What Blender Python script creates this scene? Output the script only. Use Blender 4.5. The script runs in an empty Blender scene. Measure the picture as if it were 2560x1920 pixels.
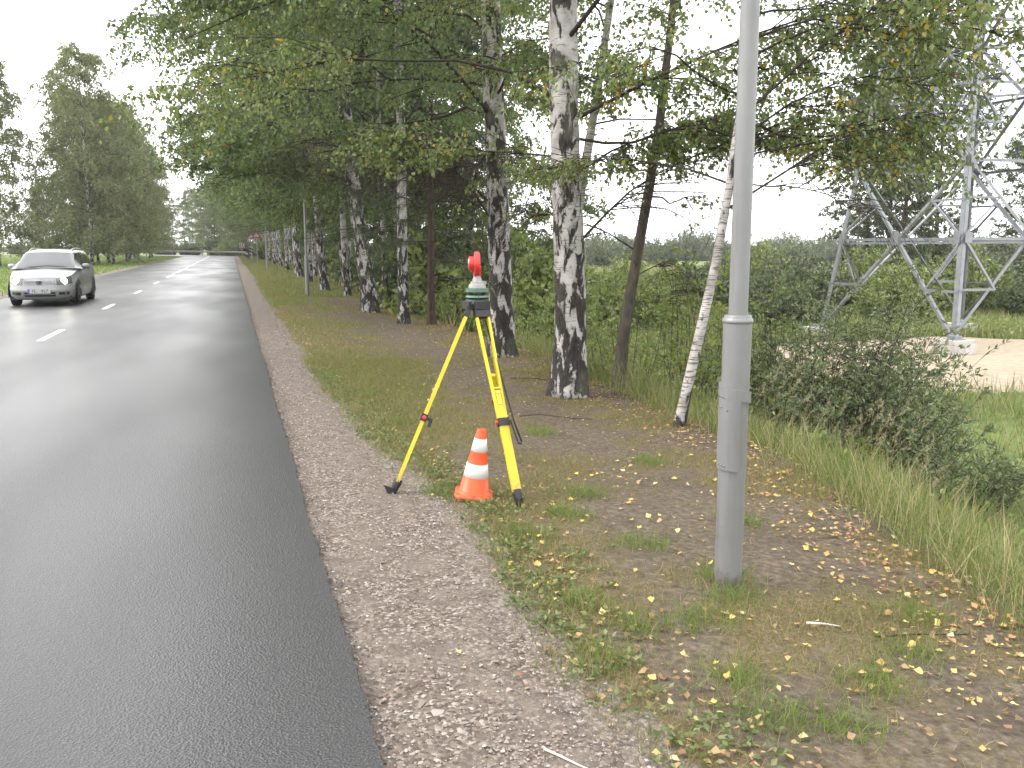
import bpy, math, random
import numpy as np
from mathutils import Vector, Matrix

# ------------------------------------------------------------------ camera, sky, sun, exposure
scene = bpy.context.scene
COL = scene.collection
R = math.radians
cam_d = bpy.data.cameras.new('camera')
cam_d.sensor_width = 36.0
cam_d.lens = 887.0 / 1024.0 * 36.0
cam_d.clip_start = 0.05
cam_d.clip_end = 6000
cam = bpy.data.objects.new('camera', cam_d)
COL.objects.link(cam)
cam.location = (0, 0, 1.62)
cam.rotation_euler = (R(90 - 8.855), 0, R(-17.4))
scene.camera = cam

SUN_EL, SUN_AZ = 42.0, -75.0          # degrees; azimuth clockwise from +Y (the road direction)
world = bpy.data.worlds.new('World')
scene.world = world
world.use_nodes = True
wn = world.node_tree.nodes
wl = world.node_tree.links
wn.clear()
w_out = wn.new('ShaderNodeOutputWorld')
w_bg = wn.new('ShaderNodeBackground')
w_bg.inputs['Strength'].default_value = 0.13
w_sky = wn.new('ShaderNodeTexSky')
w_sky.sky_type = 'NISHITA'
w_sky.sun_disc = False
w_sky.sun_elevation = R(SUN_EL)
w_sky.sun_rotation = R(SUN_AZ)
w_sky.air_density = 1.0
w_sky.dust_density = 4.0
w_tc = wn.new('ShaderNodeTexCoord')
w_map = wn.new('ShaderNodeMapping')
w_map.inputs['Scale'].default_value = (1.0, 1.0, 2.6)
w_no = wn.new('ShaderNodeTexNoise')
w_no.inputs['Scale'].default_value = 2.2
w_no.inputs['Detail'].default_value = 6
w_rf = wn.new('ShaderNodeValToRGB')
w_rf.color_ramp.elements[0].position = 0.30
w_rf.color_ramp.elements[0].color = (0.55, 0.55, 0.55, 1)
w_rf.color_ramp.elements[1].position = 0.55
w_rf.color_ramp.elements[1].color = (1, 1, 1, 1)
w_rc = wn.new('ShaderNodeValToRGB')
w_rc.color_ramp.elements[0].position = 0.25
w_rc.color_ramp.elements[0].color = (9.4, 9.4, 9.5, 1)
w_rc.color_ramp.elements[1].position = 0.7
w_rc.color_ramp.elements[1].color = (12.4, 12.4, 12.4, 1)
w_mix = wn.new('ShaderNodeMix')
w_mix.data_type = 'RGBA'
wl.new(w_tc.outputs['Generated'], w_map.inputs['Vector'])
wl.new(w_map.outputs['Vector'], w_no.inputs['Vector'])
wl.new(w_no.outputs['Fac'], w_rf.inputs['Fac'])
wl.new(w_no.outputs['Fac'], w_rc.inputs['Fac'])
wl.new(w_rf.outputs['Color'], w_mix.inputs['Factor'])
wl.new(w_sky.outputs['Color'], w_mix.inputs[6])
wl.new(w_rc.outputs['Color'], w_mix.inputs[7])
wl.new(w_mix.outputs[2], w_bg.inputs['Color'])
wl.new(w_bg.outputs['Background'], w_out.inputs['Surface'])

sun_d = bpy.data.lights.new('sun', 'SUN')
sun_d.energy = 1.2
sun_d.angle = R(18)
sun_d.color = (1.0, 0.96, 0.9)
sun = bpy.data.objects.new('sun', sun_d)
COL.objects.link(sun)
_az = R(SUN_AZ)
_dir = Vector((math.sin(_az) * math.cos(R(SUN_EL)), math.cos(_az) * math.cos(R(SUN_EL)), math.sin(R(SUN_EL))))
sun.rotation_euler = _dir.to_track_quat('Z', 'Y').to_euler()

scene.view_settings.view_transform = 'Standard'
scene.view_settings.look = 'None'
scene.view_settings.exposure = 1.35
scene.view_settings.gamma = 1.0
scene.view_settings.use_curve_mapping = False
scene.render.engine = 'CYCLES'
scene.cycles.use_denoising = True
scene.cycles.use_adaptive_sampling = True
scene.cycles.adaptive_threshold = 0.03
scene.cycles.max_bounces = 5
scene.cycles.diffuse_bounces = 3
scene.cycles.glossy_bounces = 2
scene.cycles.transmission_bounces = 3
scene.cycles.transparent_max_bounces = 8
scene.cycles.volume_bounces = 0
scene.cycles.sample_clamp_indirect = 6.0
scene.cycles.caustics_reflective = False
scene.cycles.caustics_refractive = False

# ------------------------------------------------------------------ numpy helpers
def vnoise(x, y, seed=0):
    x = np.asarray(x, float); y = np.asarray(y, float)
    xi = np.floor(x).astype(np.int64); yi = np.floor(y).astype(np.int64)
    fx = x - xi; fy = y - yi
    fx = fx * fx * (3 - 2 * fx); fy = fy * fy * (3 - 2 * fy)
    def h(a, b):
        n = (a * 374761393 + b * 668265263 + seed * 2147483647 + 1013904223) & 0xFFFFFFFF
        n = ((n ^ (n >> 13)) * 1274126177) & 0xFFFFFFFF
        return ((n ^ (n >> 16)) & 0xFFFF) / 65535.0
    a = h(xi, yi); b = h(xi + 1, yi); c = h(xi, yi + 1); d = h(xi + 1, yi + 1)
    return (a * (1 - fx) + b * fx) * (1 - fy) + (c * (1 - fx) + d * fx) * fy

def fbm(x, y, seed=0, o=4):
    s = 0; a = 0.5; t = 0
    for i in range(o):
        s = s + a * vnoise(x * 2 ** i, y * 2 ** i, seed + i * 17); t += a; a *= 0.5
    return s / t

def sstep(a, b, x):
    t = np.clip((np.asarray(x, float) - a) / (b - a), 0, 1)
    return t * t * (3 - 2 * t)

def norm(v):
    return v / np.maximum(np.linalg.norm(v, axis=-1, keepdims=True), 1e-9)

class Geo:
    """Collects vertices, quads and triangles of one mesh."""
    def __init__(self):
        self.v = []; self.q = []; self.t = []; self.n = 0
    def add(self, v, q=None, t=None):
        v = np.asarray(v, float).reshape(-1, 3)
        self.v.append(v)
        if q is not None and len(q): self.q.append(np.asarray(q, np.int64).reshape(-1, 4) + self.n)
        if t is not None and len(t): self.t.append(np.asarray(t, np.int64).reshape(-1, 3) + self.n)
        self.n += len(v)
        return self
    def mesh(self, name, mat=None, smooth=False):
        me = bpy.data.meshes.new(name)
        V = np.concatenate(self.v) if self.v else np.zeros((0, 3))
        Q = np.concatenate(self.q) if self.q else np.zeros((0, 4), np.int64)
        T = np.concatenate(self.t) if self.t else np.zeros((0, 3), np.int64)
        me.vertices.add(len(V)); me.vertices.foreach_set('co', V.astype(np.float32).ravel())
        li = np.concatenate([Q.ravel(), T.ravel()])
        me.loops.add(len(li)); me.loops.foreach_set('vertex_index', li.astype(np.int32))
        npoly = len(Q) + len(T)
        me.polygons.add(npoly)
        st = np.concatenate([np.arange(len(Q)) * 4, len(Q) * 4 + np.arange(len(T)) * 3])
        me.polygons.foreach_set('loop_start', st.astype(np.int32))
        me.polygons.foreach_set('use_smooth', np.full(npoly, smooth, bool))
        me.update(calc_edges=True)
        me.validate()
        if mat is not None: me.materials.append(mat)
        return me

def link(name, data, parent=None, loc=None):
    o = bpy.data.objects.new(name, data)
    COL.objects.link(o)
    if parent is not None: o.parent = parent
    if loc is not None: o.location = loc
    return o

def put(name, geo, mat, parent=None, smooth=False, loc=None):
    return link(name, geo.mesh(name, mat, smooth), parent, loc)

def tag(o, label=None, cat=None, group=None, kind=None):
    if label: o['label'] = label
    if cat: o['category'] = cat
    if group: o['group'] = group
    if kind: o['kind'] = kind
    return o

def thing(name, label, cat, loc=(0, 0, 0), rz=0.0, group=None):
    o = link(name, None, None, loc)
    o.empty_display_size = 0.2
    o.rotation_euler = (0, 0, rz)
    return tag(o, label, cat, group)

def copy_tree(o, parent=None):
    c = o.copy(); COL.objects.link(c)
    if parent is not None: c.parent = parent
    for ch in o.children:
        copy_tree(ch, c)
    return c

def box(g, c, s, ax=None):
    """box centred at c with full size s, optional 3x3 axes (rows)."""
    c = np.asarray(c, float); s = np.asarray(s, float) / 2
    k = np.array([[-1, -1, -1], [1, -1, -1], [1, 1, -1], [-1, 1, -1], [-1, -1, 1], [1, -1, 1], [1, 1, 1], [-1, 1, 1]], float) * s
    if ax is not None: k = k @ np.asarray(ax, float)
    g.add(k + c, q=[[0, 3, 2, 1], [4, 5, 6, 7], [0, 1, 5, 4], [1, 2, 6, 5], [2, 3, 7, 6], [3, 0, 4, 7]])
    return g

def bar(g, a, b, w, h, up=(0, 0, 1)):
    """rectangular bar from a to b; w across, h along 'up'."""
    a = np.asarray(a, float); b = np.asarray(b, float)
    d = b - a; L = np.linalg.norm(d); d = d / L
    s = np.cross(d, up); s = s / max(np.linalg.norm(s), 1e-9)
    u = np.cross(s, d)
    return box(g, (a + b) / 2, (w, L, h), [s, d, u])

def angle_bar(g, a, b, w, th, s, u):
    """steel angle from a to b with legs along s and u."""
    a = np.asarray(a, float); b = np.asarray(b, float); d = norm(b - a); L = np.linalg.norm(b - a)
    s = np.asarray(s, float); s = norm(s - d * np.dot(s, d)); u = np.asarray(u, float); u = norm(u - d * np.dot(u, d) - s * np.dot(u, s))
    m = (a + b) / 2
    box(g, m + s * w / 2, (w, L, th), [s, d, u])
    box(g, m + u * (w / 2 + th / 2), (th, L, w - th), [s, d, u])
    return g

def tubes(g, P, Rr, sides, cap=False):
    """P (B,n,3) polylines, Rr (B,n) radii -> tubes."""
    P = np.asarray(P, float); Rr = np.asarray(Rr, float)
    if P.ndim == 2: P = P[None]; Rr = Rr[None]
    B, n, _ = P.shape
    T = np.zeros_like(P)
    T[:, 1:-1] = P[:, 2:] - P[:, :-2]; T[:, 0] = P[:, 1] - P[:, 0]; T[:, -1] = P[:, -1] - P[:, -2]
    T = norm(T)
    mean = norm(P[:, -1] - P[:, 0])
    ref = np.where(np.abs(mean[:, 2:3]) > 0.8, np.array([[1.0, 0, 0]]), np.array([[0, 0, 1.0]]))[:, None, :]
    S = norm(np.cross(T, np.broadcast_to(ref, T.shape)))
    U = np.cross(S, T)
    a = np.arange(sides) * 2 * np.pi / sides
    V = P[:, :, None, :] + Rr[:, :, None, None] * (np.cos(a)[None, None, :, None] * S[:, :, None, :] + np.sin(a)[None, None, :, None] * U[:, :, None, :])
    idx = np.arange(B * n * sides).reshape(B, n, sides)
    i0 = idx[:, :-1]; i1 = idx[:, 1:]
    q = np.stack([i0, np.roll(i0, -1, 2), np.roll(i1, -1, 2), i1], -1).reshape(-1, 4)
    V = V.reshape(-1, 3); t = []
    if cap:
        ext = []
        for b in range(B):
            for e, k in ((0, 0), (n - 1, 1)):
                ci = len(V) + len(ext); ext.append(P[b, e])
                r = idx[b, e]
                for j in range(sides):
                    t.append([ci, r[(j + 1) % sides], r[j]] if k == 0 else [ci, r[j], r[(j + 1) % sides]])
        V = np.concatenate([V, np.array(ext)])
    g.add(V, q, t)
    return g

def lathe(g, prof, c=(0, 0, 0), sides=32, ax=None, phase=0.0):
    """prof: list of (r,z); closed with caps where r>0 at ends."""
    prof = np.asarray(prof, float)
    a = np.arange(sides) * 2 * np.pi / sides + phase
    V = np.stack([prof[:, None, 0] * np.cos(a), prof[:, None, 0] * np.sin(a), np.repeat(prof[:, 1:2], sides, 1)], -1)
    n = len(prof)
    idx = np.arange(n * sides).reshape(n, sides)
    q = np.stack([idx[:-1], np.roll(idx[:-1], -1, 1), np.roll(idx[1:], -1, 1), idx[1:]], -1).reshape(-1, 4)
    V = V.reshape(-1, 3)
    V = np.concatenate([V, V[:sides], V[-sides:], [[0, 0, prof[0, 1]], [0, 0, prof[-1, 1]]]])      # caps on rings of their own
    t = []; k0 = n * sides; k1 = k0 + sides; kc = k1 + sides
    for j in range(sides):
        t.append([kc, k0 + (j + 1) % sides, k0 + j]); t.append([kc + 1, k1 + j, k1 + (j + 1) % sides])
    if ax is not None: V = V @ np.asarray(ax, float)
    g.add(V + np.asarray(c, float), q, t)
    return g

def grid_faces(n, m, base=0):
    idx = np.arange(n * m).reshape(n, m) + base
    return np.stack([idx[:-1, :-1], idx[:-1, 1:], idx[1:, 1:], idx[1:, :-1]], -1).reshape(-1, 4)

# ------------------------------------------------------------------ materials
def new_mat(name):
    m = bpy.data.materials.new(name); m.use_nodes = True
    nt = m.node_tree; nt.nodes.clear()
    out = nt.nodes.new('ShaderNodeOutputMaterial')
    b = nt.nodes.new('ShaderNodeBsdfPrincipled')
    nt.links.new(b.outputs[0], out.inputs[0])
    return m, nt, b, out

def nd(nt, typ, **kw):
    n = nt.nodes.new(typ)
    for k, v in kw.items():
        if k in n.inputs.keys(): n.inputs[k].default_value = v
        else: setattr(n, k, v)
    return n

def ramp(nt, fac, stops, interp='LINEAR'):
    r = nt.nodes.new('ShaderNodeValToRGB'); r.color_ramp.interpolation = interp
    el = r.color_ramp.elements
    while len(el) < len(stops): el.new(0.5)
    for e, (p, c) in zip(el, stops):
        e.position = p; e.color = (*c, 1) if len(c) == 3 else c
    nt.links.new(fac, r.inputs['Fac'])
    return r.outputs['Color']

def math_n(nt, op, a, b=None, clamp=False):
    n = nt.nodes.new('ShaderNodeMath'); n.operation = op; n.use_clamp = clamp
    for i, x in enumerate((a, b)):
        if x is None: continue
        if isinstance(x, (int, float)): n.inputs[i].default_value = x
        else: nt.links.new(x, n.inputs[i])
    return n.outputs[0]

def mixc(nt, f, a, b, mode='MIX'):
    n = nt.nodes.new('ShaderNodeMix'); n.data_type = 'RGBA'; n.blend_type = mode
    for i, x in ((0, f), (6, a), (7, b)):
        if isinstance(x, (int, float)): n.inputs[i].default_value = x
        elif isinstance(x, tuple): n.inputs[i].default_value = (*x, 1) if len(x) == 3 else x
        else: nt.links.new(x, n.inputs[i])
    return n.outputs[2]

def noise(nt, vec, scale, detail=4, rough=0.55, dist=0.0):
    n = nd(nt, 'ShaderNodeTexNoise', Scale=scale, Detail=detail, Roughness=rough, Distortion=dist)
    if vec is not None: nt.links.new(vec, n.inputs['Vector'])
    return n.outputs['Fac']

def scaled(nt, vec, s):
    m = nd(nt, 'ShaderNodeMapping'); m.inputs['Scale'].default_value = s
    nt.links.new(vec, m.inputs['Vector']); return m.outputs['Vector']

def bump(nt, b, h, strength=0.3, dist=0.01):
    n = nd(nt, 'ShaderNodeBump', Strength=strength, Distance=dist)
    nt.links.new(h, n.inputs['Height']); nt.links.new(n.outputs['Normal'], b.inputs['Normal'])

def obj_co(nt): return nt.nodes.new('ShaderNodeTexCoord').outputs['Object']
def world_co(nt): return nt.nodes.new('ShaderNodeNewGeometry').outputs['Position']
def island(nt): return nt.nodes.new('ShaderNodeNewGeometry').outputs['Random Per Island']

def simple(name, col, rough=0.5, metal=0.0, var=0.12, scale=12.0, bmp=0.0, spec=0.5, coat=0.0):
    m, nt, b, out = new_mat(name)
    co = obj_co(nt)
    f = noise(nt, co, scale, 5)
    lo = tuple(c * (1 - var) for c in col); hi = tuple(min(1, c * (1 + var)) for c in col)
    nt.links.new(ramp(nt, f, [(0.3, lo), (0.7, hi)]), b.inputs['Base Color'])
    rr = ramp(nt, noise(nt, co, scale * 2.3, 3), [(0.3, (max(0, rough - .08),) * 3), (0.7, (min(1, rough + .08),) * 3)])
    nt.links.new(rr, b.inputs['Roughness'])
    b.inputs['Metallic'].default_value = metal
    b.inputs['Specular IOR Level'].default_value = spec
    b.inputs['Coat Weight'].default_value = coat
    if bmp: bump(nt, b, noise(nt, co, scale * 6, 4), bmp, 0.004)
    return m

def emit(name, col, s):
    m, nt, b, out = new_mat(name)
    b.inputs['Base Color'].default_value = (*col, 1)
    b.inputs['Emission Color'].default_value = (*col, 1); b.inputs['Emission Strength'].default_value = s
    return m

def leaf_mat(name, stops, trans=0.48, rough=0.45, spec=0.4):
    """leaf colours spread over single leaves; thin translucent blades."""
    m, nt, b, out = new_mat(name)
    c = ramp(nt, island(nt), stops)
    nt.links.new(c, b.inputs['Base Color'])
    b.inputs['Roughness'].default_value = rough
    b.inputs['Specular IOR Level'].default_value = spec
    tr = nt.nodes.new('ShaderNodeBsdfTranslucent')
    nt.links.new(mixc(nt, 0.4, c, (0.24, 0.31, 0.06)), tr.inputs['Color'])
    mx = nt.nodes.new('ShaderNodeMixShader'); mx.inputs[0].default_value = trans
    nt.links.new(b.outputs[0], mx.inputs[1]); nt.links.new(tr.outputs[0], mx.inputs[2])
    nt.links.new(mx.outputs[0], out.inputs[0])
    return m

def birch_bark(name, dark_h=1.2, dark_all=0.0, len_thr=0.60):
    m, nt, b, out = new_mat(name)
    co = obj_co(nt)
    z = nd(nt, 'ShaderNodeSeparateXYZ'); nt.links.new(co, z.inputs[0])
    base = ramp(nt, noise(nt, scaled(nt, co, (6, 6, 5)), 1.0, 6), [(0.3, (0.20, 0.185, 0.17)), (0.5, (0.35, 0.33, 0.315)), (0.75, (0.45, 0.43, 0.41))])
    # horizontal lenticels
    ln = noise(nt, scaled(nt, co, (9, 9, 70)), 1.0, 3, 0.5)
    base = mixc(nt, ramp(nt, ln, [(len_thr, (0, 0, 0)), (len_thr + .07, (0.9,) * 3)]), base, (0.10, 0.085, 0.075))
    # black fissured diamonds, more of them towards the foot
    n1 = noise(nt, scaled(nt, co, (7.5, 7.5, 3.2)), 1.0, 7, 0.62, 0.6)
    bias = math_n(nt, 'MULTIPLY', math_n(nt, 'SUBTRACT', dark_h, z.outputs[2]), 0.15 / max(dark_h, .1))
    bias = math_n(nt, 'MAXIMUM', bias, -0.02 + dark_all)
    s = math_n(nt, 'ADD', n1, bias)
    fis = ramp(nt, s, [(0.555, (0, 0, 0)), (0.60, (1, 1, 1))])
    dk = ramp(nt, noise(nt, scaled(nt, co, (40, 40, 14)), 1.0, 4), [(0.3, (0.010, 0.009, 0.008)), (0.7, (0.05, 0.042, 0.036))])
    col = mixc(nt, fis, base, dk)
    # green-grey lichen
    li = ramp(nt, noise(nt, scaled(nt, co, (3, 3, 1.6)), 1.0, 6), [(0.56, (0, 0, 0)), (0.75, (0.6,) * 3)])
    col = mixc(nt, li, col, (0.16, 0.17, 0.12))
    nt.links.new(col, b.inputs['Base Color'])
    b.inputs['Roughness'].default_value = 0.78
    b.inputs['Specular IOR Level'].default_value = 0.25
    hh = math_n(nt, 'SUBTRACT', math_n(nt, 'MULTIPLY', noise(nt, scaled(nt, co, (45, 45, 16)), 1.0, 4), fis), math_n(nt, 'MULTIPLY', fis, 0.8))
    bump(nt, b, hh, 0.8, 0.03)
    return m

def rough_bark(name, c0, c1):
    m, nt, b, out = new_mat(name)
    co = obj_co(nt)
    f = noise(nt, scaled(nt, co, (22, 22, 5)), 1.0, 6, 0.65, 0.4)
    nt.links.new(ramp(nt, f, [(0.3, c0), (0.7, c1)]), b.inputs['Base Color'])
    b.inputs['Roughness'].default_value = 0.9
    b.inputs['Specular IOR Level'].default_value = 0.15
    bump(nt, b, f, 0.9, 0.03)
    return m

M = {}
M['birch'] = birch_bark('birch_bark', 2.8, 0.045)
M['birch_dark'] = birch_bark('birch_bark_dark', 3.0, 0.10)
M['birch_thin'] = birch_bark('birch_bark_thin', 0.7, 0.0, 0.525)
M['birch_far'] = birch_bark('birch_bark_far', 1.4, 0.07)
M['twig'] = rough_bark('twig_bark', (0.022, 0.018, 0.015), (0.075, 0.06, 0.05))
M['pine_bark'] = rough_bark('pine_bark', (0.022, 0.018, 0.016), (0.09, 0.066, 0.052))
M['alder_bark'] = rough_bark('alder_bark', (0.04, 0.034, 0.028), (0.13, 0.11, 0.09))
G0, G1, G2 = (0.060, 0.088, 0.044), (0.105, 0.148, 0.068), (0.165, 0.215, 0.092)
YL, OR = (0.34, 0.25, 0.03), (0.36, 0.17, 0.025)
M['leaf'] = leaf_mat('birch_leaf', [(0, G0), (0.5, G1), (0.93, G2), (0.99, (0.15, 0.18, 0.06)), (1.0, YL)])
M['leaf_autumn'] = leaf_mat('birch_leaf_autumn', [(0, (0.08, 0.115, 0.05)), (0.45, (0.14, 0.185, 0.07)), (0.85, (0.21, 0.25, 0.095)), (0.955, (0.24, 0.23, 0.07)), (0.985, YL), (1.0, OR)])
M['leaf_yellow'] = leaf_mat('birch_leaf_yellow', [(0, (0.20, 0.19, 0.03)), (0.4, YL), (0.8, (0.40, 0.26, 0.03)), (1, OR)])
M['leaf_far'] = leaf_mat('birch_leaf_far', [(0, (0.095, 0.112, 0.06)), (0.5, (0.155, 0.17, 0.088)), (0.9, (0.23, 0.23, 0.11)), (1, (0.30, 0.26, 0.12))])
M['needle'] = leaf_mat('pine_needle', [(0, (0.018, 0.032, 0.018)), (0.6, (0.035, 0.055, 0.028)), (1, (0.07, 0.07, 0.03))], 0.15)
M['willow'] = leaf_mat('willow_leaf', [(0, (0.082, 0.105, 0.056)), (0.5, (0.135, 0.168, 0.084)), (0.9, (0.20, 0.24, 0.115)), (1, (0.27, 0.27, 0.13))], 0.25)
M['sapling'] = leaf_mat('sapling_leaf', [(0, (0.095, 0.14, 0.035)), (0.5, (0.165, 0.23, 0.055)), (0.8, (0.25, 0.31, 0.075)), (0.93, (0.26, 0.22, 0.07)), (1, (0.25, 0.15, 0.06))], 0.4)
M['bush'] = leaf_mat('bush_leaf', [(0, (0.095, 0.135, 0.042)), (0.6, (0.175, 0.225, 0.065)), (1, (0.28, 0.305, 0.10))], 0.35)
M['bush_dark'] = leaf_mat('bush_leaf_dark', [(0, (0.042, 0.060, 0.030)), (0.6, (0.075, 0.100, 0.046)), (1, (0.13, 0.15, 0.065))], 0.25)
M['treeline'] = leaf_mat('treeline_leaf', [(0, (0.07, 0.09, 0.05)), (1, (0.13, 0.155, 0.08))], 0.25)
M['grass'] = leaf_mat('grass_blade', [(0, (0.085, 0.105, 0.03)), (0.3, (0.13, 0.135, 0.045)), (0.55, (0.19, 0.155, 0.07)), (0.8, (0.24, 0.185, 0.095)), (1, (0.32, 0.25, 0.14))], 0.35, 0.6, 0.2)
M['grass_green'] = leaf_mat('grass_blade_green', [(0, (0.085, 0.14, 0.028)), (0.6, (0.135, 0.20, 0.045)), (0.9, (0.19, 0.21, 0.07)), (1, (0.28, 0.23, 0.12))], 0.4, 0.6, 0.2)
M['grass_tall'] = leaf_mat('grass_blade_tall', [(0, (0.085, 0.125, 0.035)), (0.4, (0.14, 0.18, 0.055)), (0.65, (0.24, 0.225, 0.10)), (1, (0.40, 0.325, 0.20))], 0.4, 0.6, 0.2)
M['reed'] = leaf_mat('seed_head', [(0, (0.26, 0.21, 0.14)), (1, (0.44, 0.36, 0.25))], 0.3, 0.8, 0.1)
M['weed'] = leaf_mat('weed_leaf', [(0, (0.075, 0.11, 0.035)), (0.6, (0.12, 0.16, 0.055)), (1, (0.22, 0.21, 0.10))], 0.3)
LIT = [(0, (0.16, 0.09, 0.05)), (0.3, (0.24, 0.14, 0.07)), (0.55, (0.32, 0.22, 0.11)), (0.85, (0.40, 0.30, 0.11)), (1, (0.46, 0.38, 0.19))]
M['litter'] = leaf_mat('fallen_leaf_litter', LIT, 0.2, 0.55, 0.3)
M['litter_brown'] = leaf_mat('fallen_leaf_brown', [(0, (0.10, 0.055, 0.035)), (0.5, (0.24, 0.12, 0.06)), (1, (0.45, 0.26, 0.10))], 0.15, 0.6, 0.3)

def litter_obj():
    m, nt, b, out = new_mat('fallen_leaf')
    oi = nt.nodes.new('ShaderNodeObjectInfo')
    c = ramp(nt, oi.outputs['Random'], [(0, (0.26, 0.14, 0.06)), (0.3, (0.42, 0.29, 0.07)), (0.65, (0.50, 0.39, 0.07)), (1, (0.45, 0.38, 0.19))])
    f = noise(nt, obj_co(nt), 60, 4)
    c = mixc(nt, ramp(nt, f, [(0.5, (0, 0, 0)), (0.75, (0.6,) * 3)]), c, (0.25, 0.13, 0.05))
    nt.links.new(c, b.inputs['Base Color']); b.inputs['Roughness'].default_value = 0.5
    return m
M['fallen'] = litter_obj()

# asphalt, damp: dark stone mix, fine grain relief, gloss that varies with how wet it is
def asphalt():
    m, nt, b, out = new_mat('asphalt')
    co = world_co(nt)
    g = noise(nt, co, 130, 3, 0.7)
    big = noise(nt, scaled(nt, co, (0.55, 0.14, 1)), 1.0, 2, 0.5)
    c = ramp(nt, g, [(0.3, (0.018, 0.018, 0.019)), (0.52, (0.038, 0.038, 0.039)), (0.66, (0.080, 0.079, 0.078)), (0.80, (0.17, 0.167, 0.16))])
    c = mixc(nt, ramp(nt, big, [(0.35, (0, 0, 0)), (0.7, (0.35,) * 3)]), c, (0.042, 0.041, 0.040))
    nt.links.new(c, b.inputs['Base Color'])
    b.inputs['Roughness'].default_value = 0.6
    nt.links.new(ramp(nt, big, [(0.25, (0.95,) * 3), (0.75, (0.50,) * 3)], 'EASE'), b.inputs['Coat Weight'])
    nt.links.new(ramp(nt, big, [(0.25, (0.295,) * 3), (0.75, (0.37,) * 3)], 'EASE'), b.inputs['Coat Roughness'])
    b.inputs['Coat IOR'].default_value = 1.36
    b.inputs['Specular IOR Level'].default_value = 0.10
    vor = nd(nt, 'ShaderNodeTexVoronoi', Scale=105.0); nt.links.new(co, vor.inputs['Vector'])
    h = math_n(nt, 'ADD', vor.outputs['Distance'], math_n(nt, 'MULTIPLY', noise(nt, co, 34, 3), 0.6))
    bump(nt, b, h, 0.40, 0.006)
    cb = nd(nt, 'ShaderNodeBump', Strength=0.28, Distance=0.006); nt.links.new(h, cb.inputs['Height']); nt.links.new(cb.outputs['Normal'], b.inputs['Coat Normal'])
    return m
M['asphalt'] = asphalt()

def gravel():
    m, nt, b, out = new_mat('gravel')
    co = world_co(nt)
    v = nd(nt, 'ShaderNodeTexVoronoi', Scale=70.0); nt.links.new(co, v.inputs['Vector'])
    sp = nd(nt, 'ShaderNodeSeparateColor'); nt.links.new(v.outputs['Color'], sp.inputs[0])
    c = ramp(nt, sp.outputs[0], [(0, (0.042, 0.034, 0.027)), (0.4, (0.108, 0.086, 0.069)), (0.8, (0.178, 0.144, 0.118)), (1, (0.36, 0.32, 0.28))])
    fine = ramp(nt, noise(nt, co, 9, 5), [(0.3, (0.088, 0.071, 0.058)), (0.7, (0.175, 0.145, 0.120))])
    c = mixc(nt, ramp(nt, noise(nt, co, 2.6, 5), [(0.40, (0.15,) * 3), (0.62, (0.85,) * 3)]), c, fine)
    nt.links.new(c, b.inputs['Base Color']); b.inputs['Roughness'].default_value = 0.85
    b.inputs['Specular IOR Level'].default_value = 0.2
    h = math_n(nt, 'ADD', math_n(nt, 'MULTIPLY', v.outputs['Distance'], -0.5), noise(nt, co, 160, 3))
    bump(nt, b, h, 0.7, 0.012)
    return m
M['gravel'] = gravel()

def stone():
    m, nt, b, out = new_mat('stone')
    oi = nt.nodes.new('ShaderNodeObjectInfo')
    r = math_n(nt, 'FRACT', math_n(nt, 'ADD', oi.outputs['Random'], island(nt)))
    c = ramp(nt, r, [(0, (0.11, 0.10, 0.095)), (0.35, (0.24, 0.185, 0.155)), (0.75, (0.27, 0.225, 0.20)), (1, (0.40, 0.365, 0.335))])
    c = mixc(nt, ramp(nt, noise(nt, obj_co(nt), 45, 4), [(0.4, (0, 0, 0)), (0.75, (0.5,) * 3)]), c, (0.14, 0.12, 0.105))
    nt.links.new(c, b.inputs['Base Color']); b.inputs['Roughness'].default_value = 0.8
    return m
M['stone'] = stone()

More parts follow.
